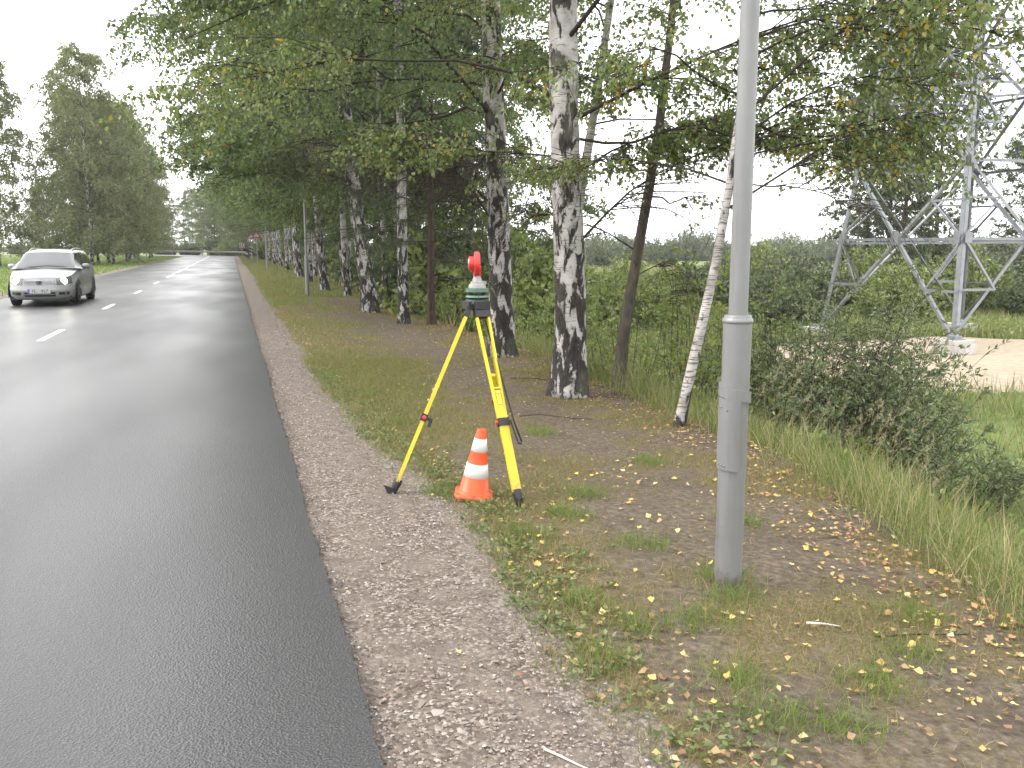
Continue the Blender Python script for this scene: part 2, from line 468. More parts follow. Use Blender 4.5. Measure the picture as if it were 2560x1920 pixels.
def ground_mat():
    """soil, worn turf, sand and meadow, told apart by what grows or lies there (vertex attribute 'cover')."""
    m, nt, b, out = new_mat('ground')
    co = world_co(nt)
    at = nd(nt, 'ShaderNodeAttribute'); at.attribute_name = 'cover'
    sp = nd(nt, 'ShaderNodeSeparateColor'); nt.links.new(at.outputs['Color'], sp.inputs[0])
    f1 = noise(nt, co, 26, 6, 0.65)
    soil = ramp(nt, f1, [(0.28, (0.040, 0.031, 0.022)), (0.5, (0.092, 0.073, 0.053)), (0.75, (0.18, 0.148, 0.114))])
    soil = mixc(nt, ramp(nt, noise(nt, co, 2.2, 5), [(0.45, (0, 0, 0)), (0.7, (0.55,) * 3)]), soil, (0.062, 0.050, 0.038))
    thatch = ramp(nt, noise(nt, co, 60, 5, 0.7), [(0.3, (0.045, 0.040, 0.018)), (0.5, (0.105, 0.084, 0.042)), (0.7, (0.20, 0.15, 0.08))])
    mead = ramp(nt, noise(nt, co, 1.1, 8, 0.7), [(0.3, (0.075, 0.11, 0.03)), (0.5, (0.12, 0.16, 0.045)), (0.68, (0.19, 0.19, 0.07))])
    mead = mixc(nt, ramp(nt, noise(nt, co, 14, 5, 0.7), [(0.4, (0, 0, 0)), (0.75, (0.55,) * 3)]), mead, (0.035, 0.052, 0.016))
    sand = ramp(nt, noise(nt, co, 3.0, 8, 0.65), [(0.3, (0.27, 0.215, 0.155)), (0.55, (0.36, 0.295, 0.22)), (0.8, (0.43, 0.365, 0.285))])
    gm = ramp(nt, math_n(nt, 'ADD', sp.outputs[0], math_n(nt, 'MULTIPLY', math_n(nt, 'SUBTRACT', noise(nt, co, 18, 5), 0.5), 0.9)), [(0.35, (0, 0, 0)), (0.62, (0.9,) * 3)])
    c = mixc(nt, gm, soil, thatch)
    vg = nd(nt, 'ShaderNodeTexVoronoi', Scale=85.0); nt.links.new(co, vg.inputs['Vector']); vs_ = nd(nt, 'ShaderNodeSeparateColor'); nt.links.new(vg.outputs['Color'], vs_.inputs[0])
    grv = mixc(nt, 0.5, ramp(nt, vs_.outputs[0], [(0, (0.06, 0.052, 0.045)), (0.6, (0.16, 0.135, 0.117)), (1, (0.34, 0.31, 0.28))]), ramp(nt, noise(nt, co, 9, 5), [(0.3, (0.088, 0.071, 0.058)), (0.7, (0.175, 0.145, 0.120))]))
    vm = ramp(nt, math_n(nt, 'ADD', at.outputs['Alpha'], math_n(nt, 'MULTIPLY', math_n(nt, 'SUBTRACT', noise(nt, co, 11, 6), 0.5), 1.3)), [(0.42, (0, 0, 0)), (0.62, (1, 1, 1))])
    c = mixc(nt, vm, c, grv)
    c = mixc(nt, sp.outputs[2], c, mead)
    sm = ramp(nt, math_n(nt, 'ADD', sp.outputs[1], math_n(nt, 'MULTIPLY', math_n(nt, 'SUBTRACT', noise(nt, co, 1.6, 6), 0.5), 0.8)), [(0.42, (0, 0, 0)), (0.55, (1, 1, 1))])
    c = mixc(nt, sm, c, sand)
    nt.links.new(c, b.inputs['Base Color']); b.inputs['Roughness'].default_value = 0.92
    b.inputs['Specular IOR Level'].default_value = 0.15
    bump(nt, b, math_n(nt, 'ADD', f1, math_n(nt, 'MULTIPLY', noise(nt, co, 120, 4), 0.5)), 0.6, 0.02)
    return m
M['ground'] = ground_mat()

M['paint'] = simple('road_paint', (0.66, 0.66, 0.64), 0.45, 0, 0.18, 20, 0.2)
def pole_mat():
    m, nt, b, out = new_mat('silver_paint')
    co = obj_co(nt); z = nd(nt, 'ShaderNodeSeparateXYZ'); nt.links.new(co, z.inputs[0])
    c = ramp(nt, noise(nt, scaled(nt, co, (6, 6, 1.6)), 1.0, 6), [(0.3, (0.165, 0.165, 0.163)), (0.7, (0.20, 0.20, 0.202))])
    run = ramp(nt, noise(nt, scaled(nt, co, (38, 38, 2.2)), 1.0, 5), [(0.56, (0, 0, 0)), (0.75, (0.45,) * 3)])
    c = mixc(nt, run, c, (0.12, 0.115, 0.108))
    # soil splashed up the foot
    sp = math_n(nt, 'ADD', math_n(nt, 'MULTIPLY', z.outputs[2], -5.0), noise(nt, co, 34, 6))
    c = mixc(nt, ramp(nt, sp, [(0.12, (0, 0, 0)), (0.42, (0.8,) * 3)]), c, (0.10, 0.082, 0.062))
    nt.links.new(c, b.inputs['Base Color']); b.inputs['Metallic'].default_value = 0.3
    nt.links.new(ramp(nt, noise(nt, co, 11, 5), [(0.3, (0.36,) * 3), (0.7, (0.54,) * 3)]), b.inputs['Roughness'])
    bump(nt, b, math_n(nt, 'ADD', noise(nt, co, 30, 4), noise(nt, scaled(nt, co, (60, 60, 20)), 1.0, 3)), 0.14, 0.004)
    return m
M['pole'] = pole_mat()
M['galv'] = simple('galvanised_steel', (0.235, 0.245, 0.262), 0.48, 0.35, 0.15, 3, 0.05)
M['concrete'] = simple('concrete', (0.42, 0.40, 0.37), 0.85, 0, 0.2, 4, 0.3)
def worn_yellow():
    m, nt, b, out = new_mat('yellow_fibreglass')
    co = obj_co(nt)
    c = ramp(nt, noise(nt, co, 9, 5), [(0.3, (0.50, 0.385, 0.010)), (0.7, (0.57, 0.45, 0.014))])
    sc = ramp(nt, noise(nt, scaled(nt, co, (120, 120, 14)), 1.0, 6, 0.7), [(0.60, (0, 0, 0)), (0.70, (0.75,) * 3)])
    c = mixc(nt, sc, c, (0.30, 0.22, 0.05))
    z = nd(nt, 'ShaderNodeSeparateXYZ'); nt.links.new(co, z.inputs[0])
    mud = math_n(nt, 'ADD', math_n(nt, 'MULTIPLY', z.outputs[2], -2.2), noise(nt, co, 40, 6))
    c = mixc(nt, ramp(nt, mud, [(0.10, (0, 0, 0)), (0.45, (0.7,) * 3)]), c, (0.16, 0.12, 0.06))
    nt.links.new(c, b.inputs['Base Color'])
    nt.links.new(ramp(nt, noise(nt, co, 25, 4), [(0.3, (0.3,) * 3), (0.7, (0.5,) * 3)]), b.inputs['Roughness'])
    return m
M['yellow'] = worn_yellow()
M['crumb'] = simple('asphalt_crumb', (0.045, 0.044, 0.043), 0.7, 0, 0.4, 40, 0.2)
M['black'] = simple('black_plastic', (0.011, 0.011, 0.012), 0.55, 0, 0.3, 20, 0.1)
M['strap'] = simple('black_strap', (0.018, 0.015, 0.014), 0.8, 0, 0.2, 60, 0.2)
M['red'] = simple('red_plastic', (0.48, 0.022, 0.020), 0.4, 0, 0.1, 20)
M['greenmetal'] = simple('green_enamel', (0.075, 0.13, 0.098), 0.45, 0, 0.12, 30)
M['greyplastic'] = simple('grey_plastic', (0.25, 0.25, 0.235), 0.5, 0, 0.1, 30)
M['steel'] = simple('bolt_steel', (0.5, 0.5, 0.5), 0.3, 0.9, 0.1, 30)
def cone_orange():
    m, nt, b, out = new_mat('orange_pvc')
    co = obj_co(nt); z = nd(nt, 'ShaderNodeSeparateXYZ'); nt.links.new(co, z.inputs[0])
    c = ramp(nt, noise(nt, co, 14, 5), [(0.3, (0.56, 0.054, 0.004)), (0.7, (0.64, 0.066, 0.005))])
    mud = math_n(nt, 'ADD', math_n(nt, 'MULTIPLY', z.outputs[2], -5.0), noise(nt, co, 30, 7, 0.7))
    c = mixc(nt, ramp(nt, mud, [(0.28, (0, 0, 0)), (0.62, (0.75,) * 3)]), c, (0.26, 0.12, 0.05))
    sc = ramp(nt, noise(nt, scaled(nt, co, (70, 70, 30)), 1.0, 6, 0.75), [(0.62, (0, 0, 0)), (0.72, (0.5,) * 3)])
    c = mixc(nt, sc, c, (0.32, 0.07, 0.03))
    nt.links.new(c, b.inputs['Base Color']); b.inputs['Roughness'].default_value = 0.45
    return m
M['orange'] = cone_orange()
M['rust'] = simple('weathered_rail', (0.085, 0.070, 0.060), 0.7, 0.2, 0.3, 4, 0.2)
M['signback'] = simple('sign_white', (0.30, 0.30, 0.29), 0.5)
M['signred'] = simple('sign_red', (0.26, 0.03, 0.03), 0.5)
M['signyellow'] = simple('sign_yellow', (0.80, 0.42, 0.01), 0.5)
M['white_wood'] = simple('bleached_wood', (0.50, 0.45, 0.40), 0.8, 0, 0.2, 40, 0.3)
M['roofpale'] = simple('pale_roof_sheet', (0.55, 0.56, 0.58), 0.5, 0, 0.1, 2)
M['plaster'] = simple('house_plaster', (0.42, 0.38, 0.32), 0.9, 0, 0.1, 3)

def cone_white():
    m, nt, b, out = new_mat('reflective_white')
    co = obj_co(nt)
    d = ramp(nt, noise(nt, scaled(nt, co, (30, 30, 12)), 1.0, 8, 0.75), [(0.60, (0, 0, 0)), (0.72, (0.55,) * 3)])
    c = mixc(nt, d, (0.56, 0.545, 0.53), (0.27, 0.25, 0.23))
    nt.links.new(c, b.inputs['Base Color']); b.inputs['Roughness'].default_value = 0.35
    return m
M['cone_white'] = cone_white()

# ------------------------------------------------------------------ the lie of the land
RC, CY = 45.0, 140.0
CX = -3.15 - RC
HW = 3.52
def lat(X, Y):
    """signed distance to the right of the road's centre line."""
    X = np.asarray(X, float); Y = np.asarray(Y, float)
    st = X + 3.15
    arc = np.hypot(X - CX, Y - CY) - RC
    far = (Y - CY) - RC
    return np.where(Y < CY, st, np.where(X > CX, arc, far))
BY = [-60, 0, 2.6, 4, 6, 9, 13, 19, 40, 120, 2000]
BX = [2.9, 3.0, 3.05, 3.45, 4.05, 4.15, 4.45, 4.3, 4.2, 4.4, 4.4]
def bank_x(Y): return np.interp(Y, BY, BX)
PY_C = np.array([26.43, 26.73])
def gz(X, Y):
    X = np.asarray(X, float); Y = np.asarray(Y, float)
    w = lat(X, Y)
    bx = bank_x(Y) + 3.15
    z = np.zeros_like(w)
    drop = -2.0 * sstep(0, 3.6, w - bx) - 0.10 * sstep(4.3, 7.2, w)
    und = 0.22 * (fbm(X * 0.09, Y * 0.09, 5) - 0.5) * sstep(8, 20, w - bx)
    z = np.where(w > HW, drop + und, z)
    z = np.where(w < -HW, -0.12 * sstep(4.2, 9, -w) + 0.25 * (fbm(X * 0.05, Y * 0.05, 9) - 0.5) * sstep(10, 30, -w), z)
    bumps = (0.035 * (fbm(X * 2.2, Y * 2.2, 3) - 0.5) + 0.02 * (fbm(X * 9, Y * 9, 4) - 0.5)) * sstep(4.2, 4.7, np.abs(w))
    sand = sand_mask(X, Y)
    return z + bumps - 0.02 * sstep(HW, HW + .1, np.abs(w)) * sstep(HW + 1.2, HW + 0.5, np.abs(w)) + 0.15 * sand
def sand_mask(X, Y):
    # flattened round the mast, wider towards the road side
    dx = (X - 24.4) / 9.5; dy = (Y - 22.3) / 6.6
    d = np.sqrt(dx * dx + dy * dy)
    return sstep(1.12, 0.88, d + 0.35 * (fbm(X * 0.3, Y * 0.3, 21) - 0.5))

def verge_grass(X, Y):
    """how much turf covers the verge (0 bare soil, 1 grass)."""
    X = np.asarray(X, float); Y = np.asarray(Y, float)
    n = fbm(X * 1.3, Y * 1.3, 31) * 0.65 + fbm(X * 5, Y * 5, 33) * 0.35
    near = 0.54 * (1 - sstep(8, 20, Y)) + 0.60 * sstep(8, 20, Y) + 0.15 * sstep(28, 45, Y)
    edge = np.exp(-((X - 1.32 - 0.12 * np.sin(Y * 1.7)) / 0.30) ** 2) * 0.45
    track = np.exp(-((X - 2.55 - 0.03 * Y) / 0.55) ** 2) * 0.28 * (1 - sstep(14, 40, Y) * 0.5)
    return np.clip(near + edge - track + (n - 0.5) * 1.9, 0, 1)

def axis(segs):
    out = [segs[0][0]]
    for a, b, s in segs:
        k = max(1, int(round((b - a) / s)))
        out += list(a + (b - a) * (np.arange(k) + 1) / k)
    return np.array(out)
gx = axis([(-1500, -200, 130), (-200, -40, 16), (-40, -8, 2), (-8, -6.0, 0.25), (-6.0, 0.2, 1.0), (0.2, 5.4, 0.075), (5.4, 9, 0.25), (9, 42, 0.6), (42, 120, 6), (120, 300, 20), (300, 1800, 125)])
gy = axis([(-300, -12, 24), (-12, 1.6, 0.8), (1.6, 10, 0.085), (10, 20, 0.2), (20, 40, 0.55), (40, 160, 2.0), (160, 240, 3), (240, 400, 16), (400, 2600, 200)])
XX, YY = np.meshgrid(gx, gy)
ZZ = gz(XX, YY)
WW = lat(XX, YY)
under = (np.abs(WW) < HW + 0.05)
ZZ = np.where(under, np.minimum(ZZ, 0) - 0.01, ZZ)
g = Geo().add(np.stack([XX, YY, ZZ], -1), grid_faces(len(gy), len(gx)))
ground = put('ground', g, M['ground'], smooth=True)
tag(ground, 'verge, bank and meadow ground of soil, turf and sand', None, None, 'structure')
GKX, GKY = [-20, 2.4, 3, 4, 5, 6.2, 7.6, 11.8, 21, 47, 300], [1.1, 1.10, 1.12, 1.16, 1.21, 1.15, 0.93, 0.86, 0.86, 1.05, 1.0]
bxx = bank_x(YY) + 3.15
cov = np.zeros((XX.size, 4), np.float32); cov[:, 3] = 1
cov[:, 0] = verge_grass(XX, YY).ravel()
# gravel spilling into the turf along the shoulder
_gs = axis([(-20, 1.5, 0.4), (1.5, 12, 0.06), (12, 40, 0.25), (40, 165, 1.0), (165, 240, 3)])
_ge = np.interp(_gs, GKX, GKY) + .05 + 0.22 * (fbm(_gs * 0.9, _gs * 0, 61) - 0.5) + 0.10 * (fbm(_gs * 5, _gs * 0, 62) - 0.5)
cov[:, 3] = (sstep(.24, .0, XX - np.interp(YY, _gs, _ge)) * (YY < 140)).ravel()
cov[:, 1] = sand_mask(XX, YY).ravel()
cov[:, 2] = np.maximum(sstep(0.1, 1.2, WW - bxx), sstep(4.2, 4.8, -WW)).ravel()
ca = ground.data.color_attributes.new('cover', 'FLOAT_COLOR', 'POINT')
ca.data.foreach_set('color', cov.ravel())

# road path, sampled by arc length
def path_pts(s):
    """s = distance along the centre line from Y=0 -> (centre, right normal)."""
    s = np.asarray(s, float)
    a = np.clip((s - CY) / RC, 0, R(88))
    cxp = np.where(s < CY, -3.15, CX + RC * np.cos(a)); cyp = np.where(s < CY, s, CY + RC * np.sin(a))
    ext = np.maximum(s - CY - RC * R(88), 0)
    cxp = cxp - np.sin(a) * ext; cyp = cyp + np.cos(a) * ext
    return np.stack([cxp, cyp], -1), np.stack([np.cos(a), np.sin(a)], -1)
ROAD_Z = 0.030
def strip(s, w0, w1, z, cols=2):
    c, n = path_pts(s)
    t = np.linspace(0, 1, cols)
    w0 = np.broadcast_to(w0, s.shape); w1 = np.broadcast_to(w1, s.shape)
    w = w0[:, None] + (w1 - w0)[:, None] * t[None]
    P = c[:, None, :] + n[:, None, :] * w[:, :, None]
    zz = np.broadcast_to(z, w.shape) if not callable(z) else z(P[..., 0], P[..., 1])
    return np.concatenate([P, zz[..., None]], -1)
sr = axis([(-40, 1.5, 0.5), (1.5, 9, 0.03), (9, 20, 0.12), (20, 165, 1.0), (165, 240, 2.5), (240, 700, 20)])
rng = np.random.default_rng(4)
jag = 0.006 * (vnoise(sr * 9, sr * 0, 3) - 0.5) * 2 + 0.010 * (vnoise(sr * 28, sr * 0 + 5, 4) - 0.5) + 0.03 * (vnoise(sr * 0.6, sr * 0, 8) - .5)
er = HW + np.where(sr < 25, jag, 0.4 * jag)
S = strip(sr, -HW, er, ROAD_Z, 9)
S[:, :, 2] += 0.0
skirtR = S[:, -1:, :].copy(); skirtR[:, :, 2] = -0.06
skirtR[:, :, 0] += 0.02
skirtL = S[:, :1, :].copy(); skirtL[:, :, 2] = -0.06
S = np.concatenate([skirtL, S, skirtR], 1)
g = Geo().add(S, grid_faces(S.shape[0], S.shape[1]))
road = put('road', g, M['asphalt'], smooth=False)
tag(road, 'damp dark grey asphalt road bending left in the distance', None, None, 'structure')
# lane markings: each painted line is a piece of the road
marks = [(16.6, 18.75), (24.6, 26.7), (32.4, 34.5), (40.5, 42.7)] + [(48.5 + 8.2 * i, 54.7 + 8.2 * i) for i in range(9)] + [(8.6, 10.7), (0.6, 2.7)]
for a, b_ in marks:
    s = np.linspace(a, b_, 10)
    put('lane_marking', Geo().add(strip(s, -0.06, 0.06, ROAD_Z + 0.004), grid_faces(10, 2)), M['paint'], road)
s = np.linspace(121, 420, 120)
put('lane_marking', Geo().add(strip(s, -0.06, 0.06, ROAD_Z + 0.004), grid_faces(120, 2)), M['paint'], road)

# gravel shoulders
def shoulder(name, s, w0, w1, label, sgn=1):
    g = Geo()
    P = strip(s, w0, w1, lambda x, y: gz(x, y) * 0 + 0.0, 22 if name == 'gravel_shoulder' else 6)
    z = gz(P[..., 0], P[..., 1])
    t = np.linspace(0, 1, P.shape[1])[None]
    e_ = t if sgn > 0 else 1 - t
    P[..., 2] = z + 0.016 - 0.05 * np.clip((e_ - .62) / .38, 0, 1) ** 1.3 + 0.012 * (fbm(P[..., 0] * 7, P[..., 1] * 7, 51) - .5) * 2 + 0.010 * (fbm(P[..., 0] * 22, P[..., 1] * 22, 52) - .5) * 2 - .006
    g.add(P, grid_faces(P.shape[0], P.shape[1]))
    o = put(name, g, M['gravel'], smooth=True)
    return tag(o, label, None, None, 'structure')
ss = axis([(-20, 1.5, 0.4), (1.5, 12, 0.06), (12, 40, 0.25), (40, 165, 1.0), (165, 240, 3)])
GE = np.interp(ss, GKX, GKY) - 0.37
ge = HW + GE + 0.05 + 0.22 * (fbm(ss * 0.9, ss * 0, 61) - 0.5) + 0.10 * (fbm(ss * 5, ss * 0, 62) - 0.5)
gshould = shoulder('gravel_shoulder', ss, HW - 0.05, ge + .16, 'pinkish gravel shoulder between asphalt and grass verge')
shoulder('gravel_shoulder_far', ss[ss > 2], -HW - 0.55 - 0.2 * (fbm(ss[ss > 2] * 0.4, ss[ss > 2] * 0, 63) - .5), -HW + 0.04, 'gravel shoulder along the opposite edge of the road', -1)
# ------------------------------------------------------------------ lamp posts
def lamp_post(loc, label, detail, H=8.2):
    JZ = 1.30
    t = thing('street_lamp', label, 'street lamp', loc, 0, 'silver street lamps along the verge')
    g = Geo(); lathe(g, [(0.066, -0.3), (0.066, -.28), (0.066, 0.9), (0.067, JZ - .007), (0.067, JZ - .001), (0.062, JZ + .023), (0.061, JZ + .025)], sides=40)
    low = put('lower_tube', g, M['pole'], t, True)
    g = Geo(); lathe(g, [(0.068, JZ - .013), (0.0715, JZ - .009), (0.0715, JZ + .003), (0.066, JZ + .011)], sides=40); put('collar', g, M['pole'], t, True)
    g = Geo(); lathe(g, [(0.0445, JZ - .005), (0.0445, JZ + .005), (0.044, 2.2), (0.0402, 3.5), (0.036, 5.0), (0.032, 6.5), (0.028, H)], sides=32); put('upper_tube', g, M['pole'], t, True)
    # arm and lantern over the lane
    g = Geo(); tubes(g, [[(0, 0, H - .05), (-0.15, 0, H + .25), (-0.5, 0, H + .42), (-1.0, 0, H + .5)]], [[.028, .027, .025, .025]], 10, True); put('arm', g, M['pole'], t, True)
    g = Geo(); lathe(g, [(0.02, -.35), (0.10, -.25), (0.13, 0.0), (0.10, .25), (0.03, .35)], (-1.3, 0, H + .52), 16, ax=[[0, 0, .55], [0, 1, 0], [1, 0, 0.05]]); put('lantern', g, M['greyplastic'], t, True)
    if detail:
        ca, sa = math.cos(R(-17.4)), math.sin(R(-17.4))
        # frame turned to face the camera side: local x to the right, y away
        def arc(r, z0, z1, a0, a1, th, slope=0.0, n=14):
            a = np.linspace(a0, a1, n); g = Geo()
            V = []
            for rr in (r, r + th):
                for zz in (z0, z1):
                    V.append(np.stack([rr * np.sin(a), -rr * np.cos(a), zz + slope * a], -1))
            V = np.stack(V, 1)
            V = V @ np.array([[ca, sa, 0], [-sa, ca, 0], [0, 0, 1]])
            idx = np.arange(n * 4).reshape(n, 4); q = []
            for i in range(n - 1):
                for p, r_ in ((2, 3), (3, 1), (1, 0), (0, 2)):
                    q.append([idx[i, p], idx[i + 1, p], idx[i + 1, r_], idx[i, r_]])
            q.append(list(idx[0, [0, 1, 3, 2]])); q.append(list(idx[-1, [2, 3, 1, 0]]))
            return g.add(V, q)
        put('clamp_band', arc(0.0655, 0.925, 0.978, R(-125), R(62), 0.012, -0.012), M['pole'], t)
        put('hatch_plate', arc(0.0655, 0.585, 0.928, R(-88), R(8), 0.012, -0.006), M['pole'], t)
        bolts = [(0.615, -70), (0.612, -56), (0.610, -44), (0.89, -66), (0.88, -40)]
        for z, a in bolts:
            g = Geo(); a = R(a)
            p = np.array([0.0775 * math.sin(a), -0.0775 * math.cos(a), z]) @ np.array([[ca, sa, 0], [-sa, ca, 0], [0, 0, 1]])
            rr = norm(np.array([p[0], p[1], 0])); s = np.cross(rr, (0, 0, 1))
            lathe(g, [(0.005, 0), (0.005, 0.003), (0.002, 0.005)], p, 8, ax=[s, (0, 0, 1), rr]); put('bolt', g, M['pole'], t)
        # runs and blobs of old paint, one part
        g = Geo(); rg = np.random.default_rng(8)
        for i in range(150):
            z = rg.uniform(0.02, 1.27); a = R(rg.uniform(-150, 100)) - R(17.4)
            rr = np.array([math.sin(a), -math.cos(a), 0.0]); s = np.cross(rr, (0, 0, 1)); q = rg.uniform(0.0012, 0.003)
            lathe(g, [(q, 0), (q * .8, q * .4), (q * .2, q * .8)], rr * 0.0655 + np.array([0, 0, z]), 6, ax=[s, np.array((0, 0, 1)) * rg.uniform(1, 2.2), rr])
        tag(put('paint_blobs', g, M['pole'], t, True), kind='stuff')
    return t
def zat(x, y): return float(gz(np.array([x]), np.array([y]))[0])
lamp_post((2.26, 3.66, zat(2.26, 3.66)), 'big silver lamp post nearest the camera with clamp band and hatch plate', True)
lamp_post((2.38, 30.42, zat(2.38, 30.4)), 'silver lamp post standing on the grass beside the white birch trunks', False)
lamp_post((2.44, 66.97, zat(2.4, 67)), 'thin distant lamp post on the verge beyond the birch group', False)
lamp_post((-15.5, 184, -0.3), 'tiny far lamp post rising behind the guardrail at the bend', False, 4.8)

# ------------------------------------------------------------------ surveying tripod
TC = np.array([1.58, 5.83, 0.0])
feet = [np.array([0.94, 5.70]), np.array([1.67, 5.15]), np.array([2.0, 6.45])]
tri = thing('survey_tripod', 'yellow surveying tripod with black clamps standing on the verge edge', 'tripod', (TC[0], TC[1], zat(TC[0], TC[1])))
T0 = np.array([TC[0], TC[1], zat(TC[0], TC[1])])
def rel(p): return np.asarray(p, float) - T0
TOPZ = 1.215
for k, f in enumerate(feet):
    fz = zat(f[0], f[1])
    rad = norm(f - TC[:2]); tang = np.array([-rad[1], rad[0], 0.0])
    if k == 0: tang = norm(np.array([.25, .968, 0.0]))
    hinge = np.array([TC[0] + rad[0] * 0.055, TC[1] + rad[1] * 0.055, TOPZ])
    foot = np.array([f[0], f[1], fz - 0.02])
    d = norm(foot - hinge); L = np.linalg.norm(foot - hinge); tang = norm(tang - d * np.dot(tang, d)); out = norm(np.cross(tang, d))
    if np.dot(out[:2], rad) < 0: out = -out
    ax = [tang, d, out]
    def at(s, o=0, t_=0): return rel(hinge + d * L * s + out * o + tang * t_)
    # the leg itself: a pair of rails meeting in a solid block
    g = Geo()
    for sgn in (-1, 1):
        a = at(0.045, 0, sgn * 0.042); b = at(0.575, 0, sgn * 0.0255)
        dd = norm(b - a); s2 = norm(np.cross(dd, out))
        box(g, (a + b) / 2, (0.015, np.linalg.norm(b - a), 0.024), [s2, dd, np.cross(s2, dd)])
    leg = put('leg', g, M['yellow'], tri)
    g = Geo(); box(g, at(0.50), (0.036, L * 0.145, 0.026), ax); box(g, at(0.417), (0.044, 0.012, 0.030), ax); put('rail_block', g, M['yellow'], leg)
    g = Geo(); box(g, at(0.74), (0.046, L * 0.35, 0.019), ax); 
    box(g, at(0.74, 0.0, 0.0255), (0.007, L * 0.35, 0.024), ax); box(g, at(0.74, 0, -0.0255), (0.007, L * 0.35, 0.024), ax)
    put('lower_leg', g, M['yellow'], leg)
    g = Geo(); box(g, at(0.583), (0.075, 0.050, 0.044), ax); box(g, at(0.583, -0.035, 0.0), (0.03, 0.022, 0.05), ax)
    box(g, at(0.60, -0.052, 0.0), (0.022, 0.05, 0.02), ax); put('clamp', g, M['black'], leg)
    for sg in (1, -1):
        g = Geo(); lathe(g, [(0.014, 0), (0.014, 0.012), (0.008, 0.016)], at(0.583, 0, 0.037 * sg), 12, ax=[d, out, tang * sg]); put('clamp_knob', g, M['red'], leg)
    for s_ in (0.442, 0.497):
        g = Geo(); lathe(g, [(0.007, 0), (0.007, 0.006), (0.003, 0.009)], at(s_, 0.016 if s_ > .46 else .013), 8, ax=[tang, d, out]); put('bolt', g, M['steel'], leg)
    g = Geo(); tubes(g, [[at(0.905), at(0.925), at(0.965), at(1.0)]], [[0.030, 0.030, 0.021, 0.010]], 10, True)
    c = at(0.958, 0.035); g.add(np.array([c + out * .045 - d * .004, c - out * .03 - d * .01 + tang * .028, c - out * .03 - d * .01 - tang * .028, c - out * .02 + d * .05, c + out * .045 + d * .004, ]), t=[[0, 1, 2], [0, 3, 1], [0, 2, 3], [1, 3, 2]])
    put('shoe', g, M['black'], leg)
    g = Geo(); box(g, at(0.02), (0.10, L * 0.075, 0.038), ax); put('hinge', g, M['black'], leg)
g = Geo(); lathe(g, [(0.055, 1.19), (0.082, 1.205), (0.09, 1.235), (0.078, 1.262), (0.06, 1.268)], rel((TC[0], TC[1], 0)), 24)
for k, f in enumerate(feet):
    rad = norm(f - TC[:2]); box(g, rel((TC[0] + rad[0] * .06, TC[1] + rad[1] * .06, 1.225)), (0.105, 0.06, 0.05), [(-rad[1], rad[0], 0), (rad[0], rad[1], 0), (0, 0, 1)])
put('head', g, M['black'], tri)
g = Geo(); lathe(g, [(0.012, 1.13), (0.02, 1.14), (0.02, 1.2)], rel((TC[0], TC[1], 0)), 10); put('centre_screw', g, M['black'], tri)
# carrying strap along the near leg: hangs in a loop below the clamp
f = feet[1]; rad = norm(f - TC[:2]); tang = np.array([-rad[1], rad[0], 0.0])
if tang[0] < 0: tang = -tang
hinge = np.array([TC[0] + rad[0] * .055, TC[1] + rad[1] * .055, TOPZ]); foot = np.array([f[0], f[1], zat(*f)]); d = norm(foot - hinge); L = np.linalg.norm(foot - hinge); out = norm(np.cross(tang, d)); out = out if np.dot(out[:2], rad) > 0 else -out
def stp(s, t_, o): return rel(hinge + d * L * s + tang * t_ + out * o)
pts = [stp(0.06, 0.03, -.03), stp(0.2, 0.034, -.01), stp(0.35, 0.045, 0.01), stp(0.5, 0.05, 0.03), stp(0.6, 0.06, 0.035), stp(0.66, 0.075, 0.035), stp(0.70, 0.085, 0.035), stp(0.712, 0.075, 0.036), stp(0.708, 0.058, 0.037), stp(0.66, 0.045, 0.037), stp(0.59, 0.034, 0.033)]
P = np.array(pts); tg = np.gradient(P, axis=0); tg = norm(tg); sd = norm(np.cross(tg, out)); V = []
for sgn, oo in ((-1, 0), (1, 0), (1, .003), (-1, .003)): V.append(P + out * (0.010 * sgn) + sd * oo)
V = np.stack(V, 1); idx = np.arange(V.shape[0] * 4).reshape(-1, 4); q = []
for i in range(len(P) - 1):
    for j in range(4): q.append([idx[i, j], idx[i + 1, j], idx[i + 1, (j + 1) % 4], idx[i, (j + 1) % 4]])
put('strap', Geo().add(V, q), M['strap'], tri)

# prism target on its tribrach, screwed on top of the tripod
pr_ = thing('prism_target', 'red reflector prism on green tribrach set on the tripod', 'survey prism', (TC[0], TC[1], 1.268))
pz = 1.268
g = Geo(); lathe(g, [(0.07, 0.0), (0.083, 0.004), (0.083, 0.016), (0.07, 0.024), (0.03, 0.026)], sides=3, phase=R(20))
lathe(g, [(0.066, 0.001), (0.078, 0.008), (0.074, 0.020), (0.03, 0.0255)], sides=24); put('base_plate', g, M['greenmetal'], pr_)
for a in (20, 140, 260):
    g = Geo(); lathe(g, [(0.017, 0.024), (0.019, 0.028), (0.019, 0.040), (0.014, 0.044)], (0.052 * math.cos(R(a)), 0.052 * math.sin(R(a)), 0), 14); put('foot_screw', g, M['black'], pr_)
g = Geo(); lathe(g, [(0.06, 0.042), (0.076, 0.044), (0.076, 0.066), (0.06, 0.069)], sides=24); put('tribrach', g, M['greenmetal'], pr_, False)
g = Geo(); lathe(g, [(0.058, 0.068), (0.060, 0.072), (0.056, 0.092), (0.045, 0.100), (0.044, 0.112), (0.034, 0.115), (0.028, 0.135), (0.021, 0.155), (0.019, 0.175)], sides=24)
box(g, (0.035, 0.0, 0.105), (0.05, 0.04, 0.022)); put('carrier', g, M['greyplastic'], pr_)
pa = R(167)                                      # prism looks back along the shoulder
pax = np.array([math.cos(pa), math.sin(pa), 0.0]); psd = np.array([-pax[1], pax[0], 0])
PC = np.array([0, 0, 0.232])
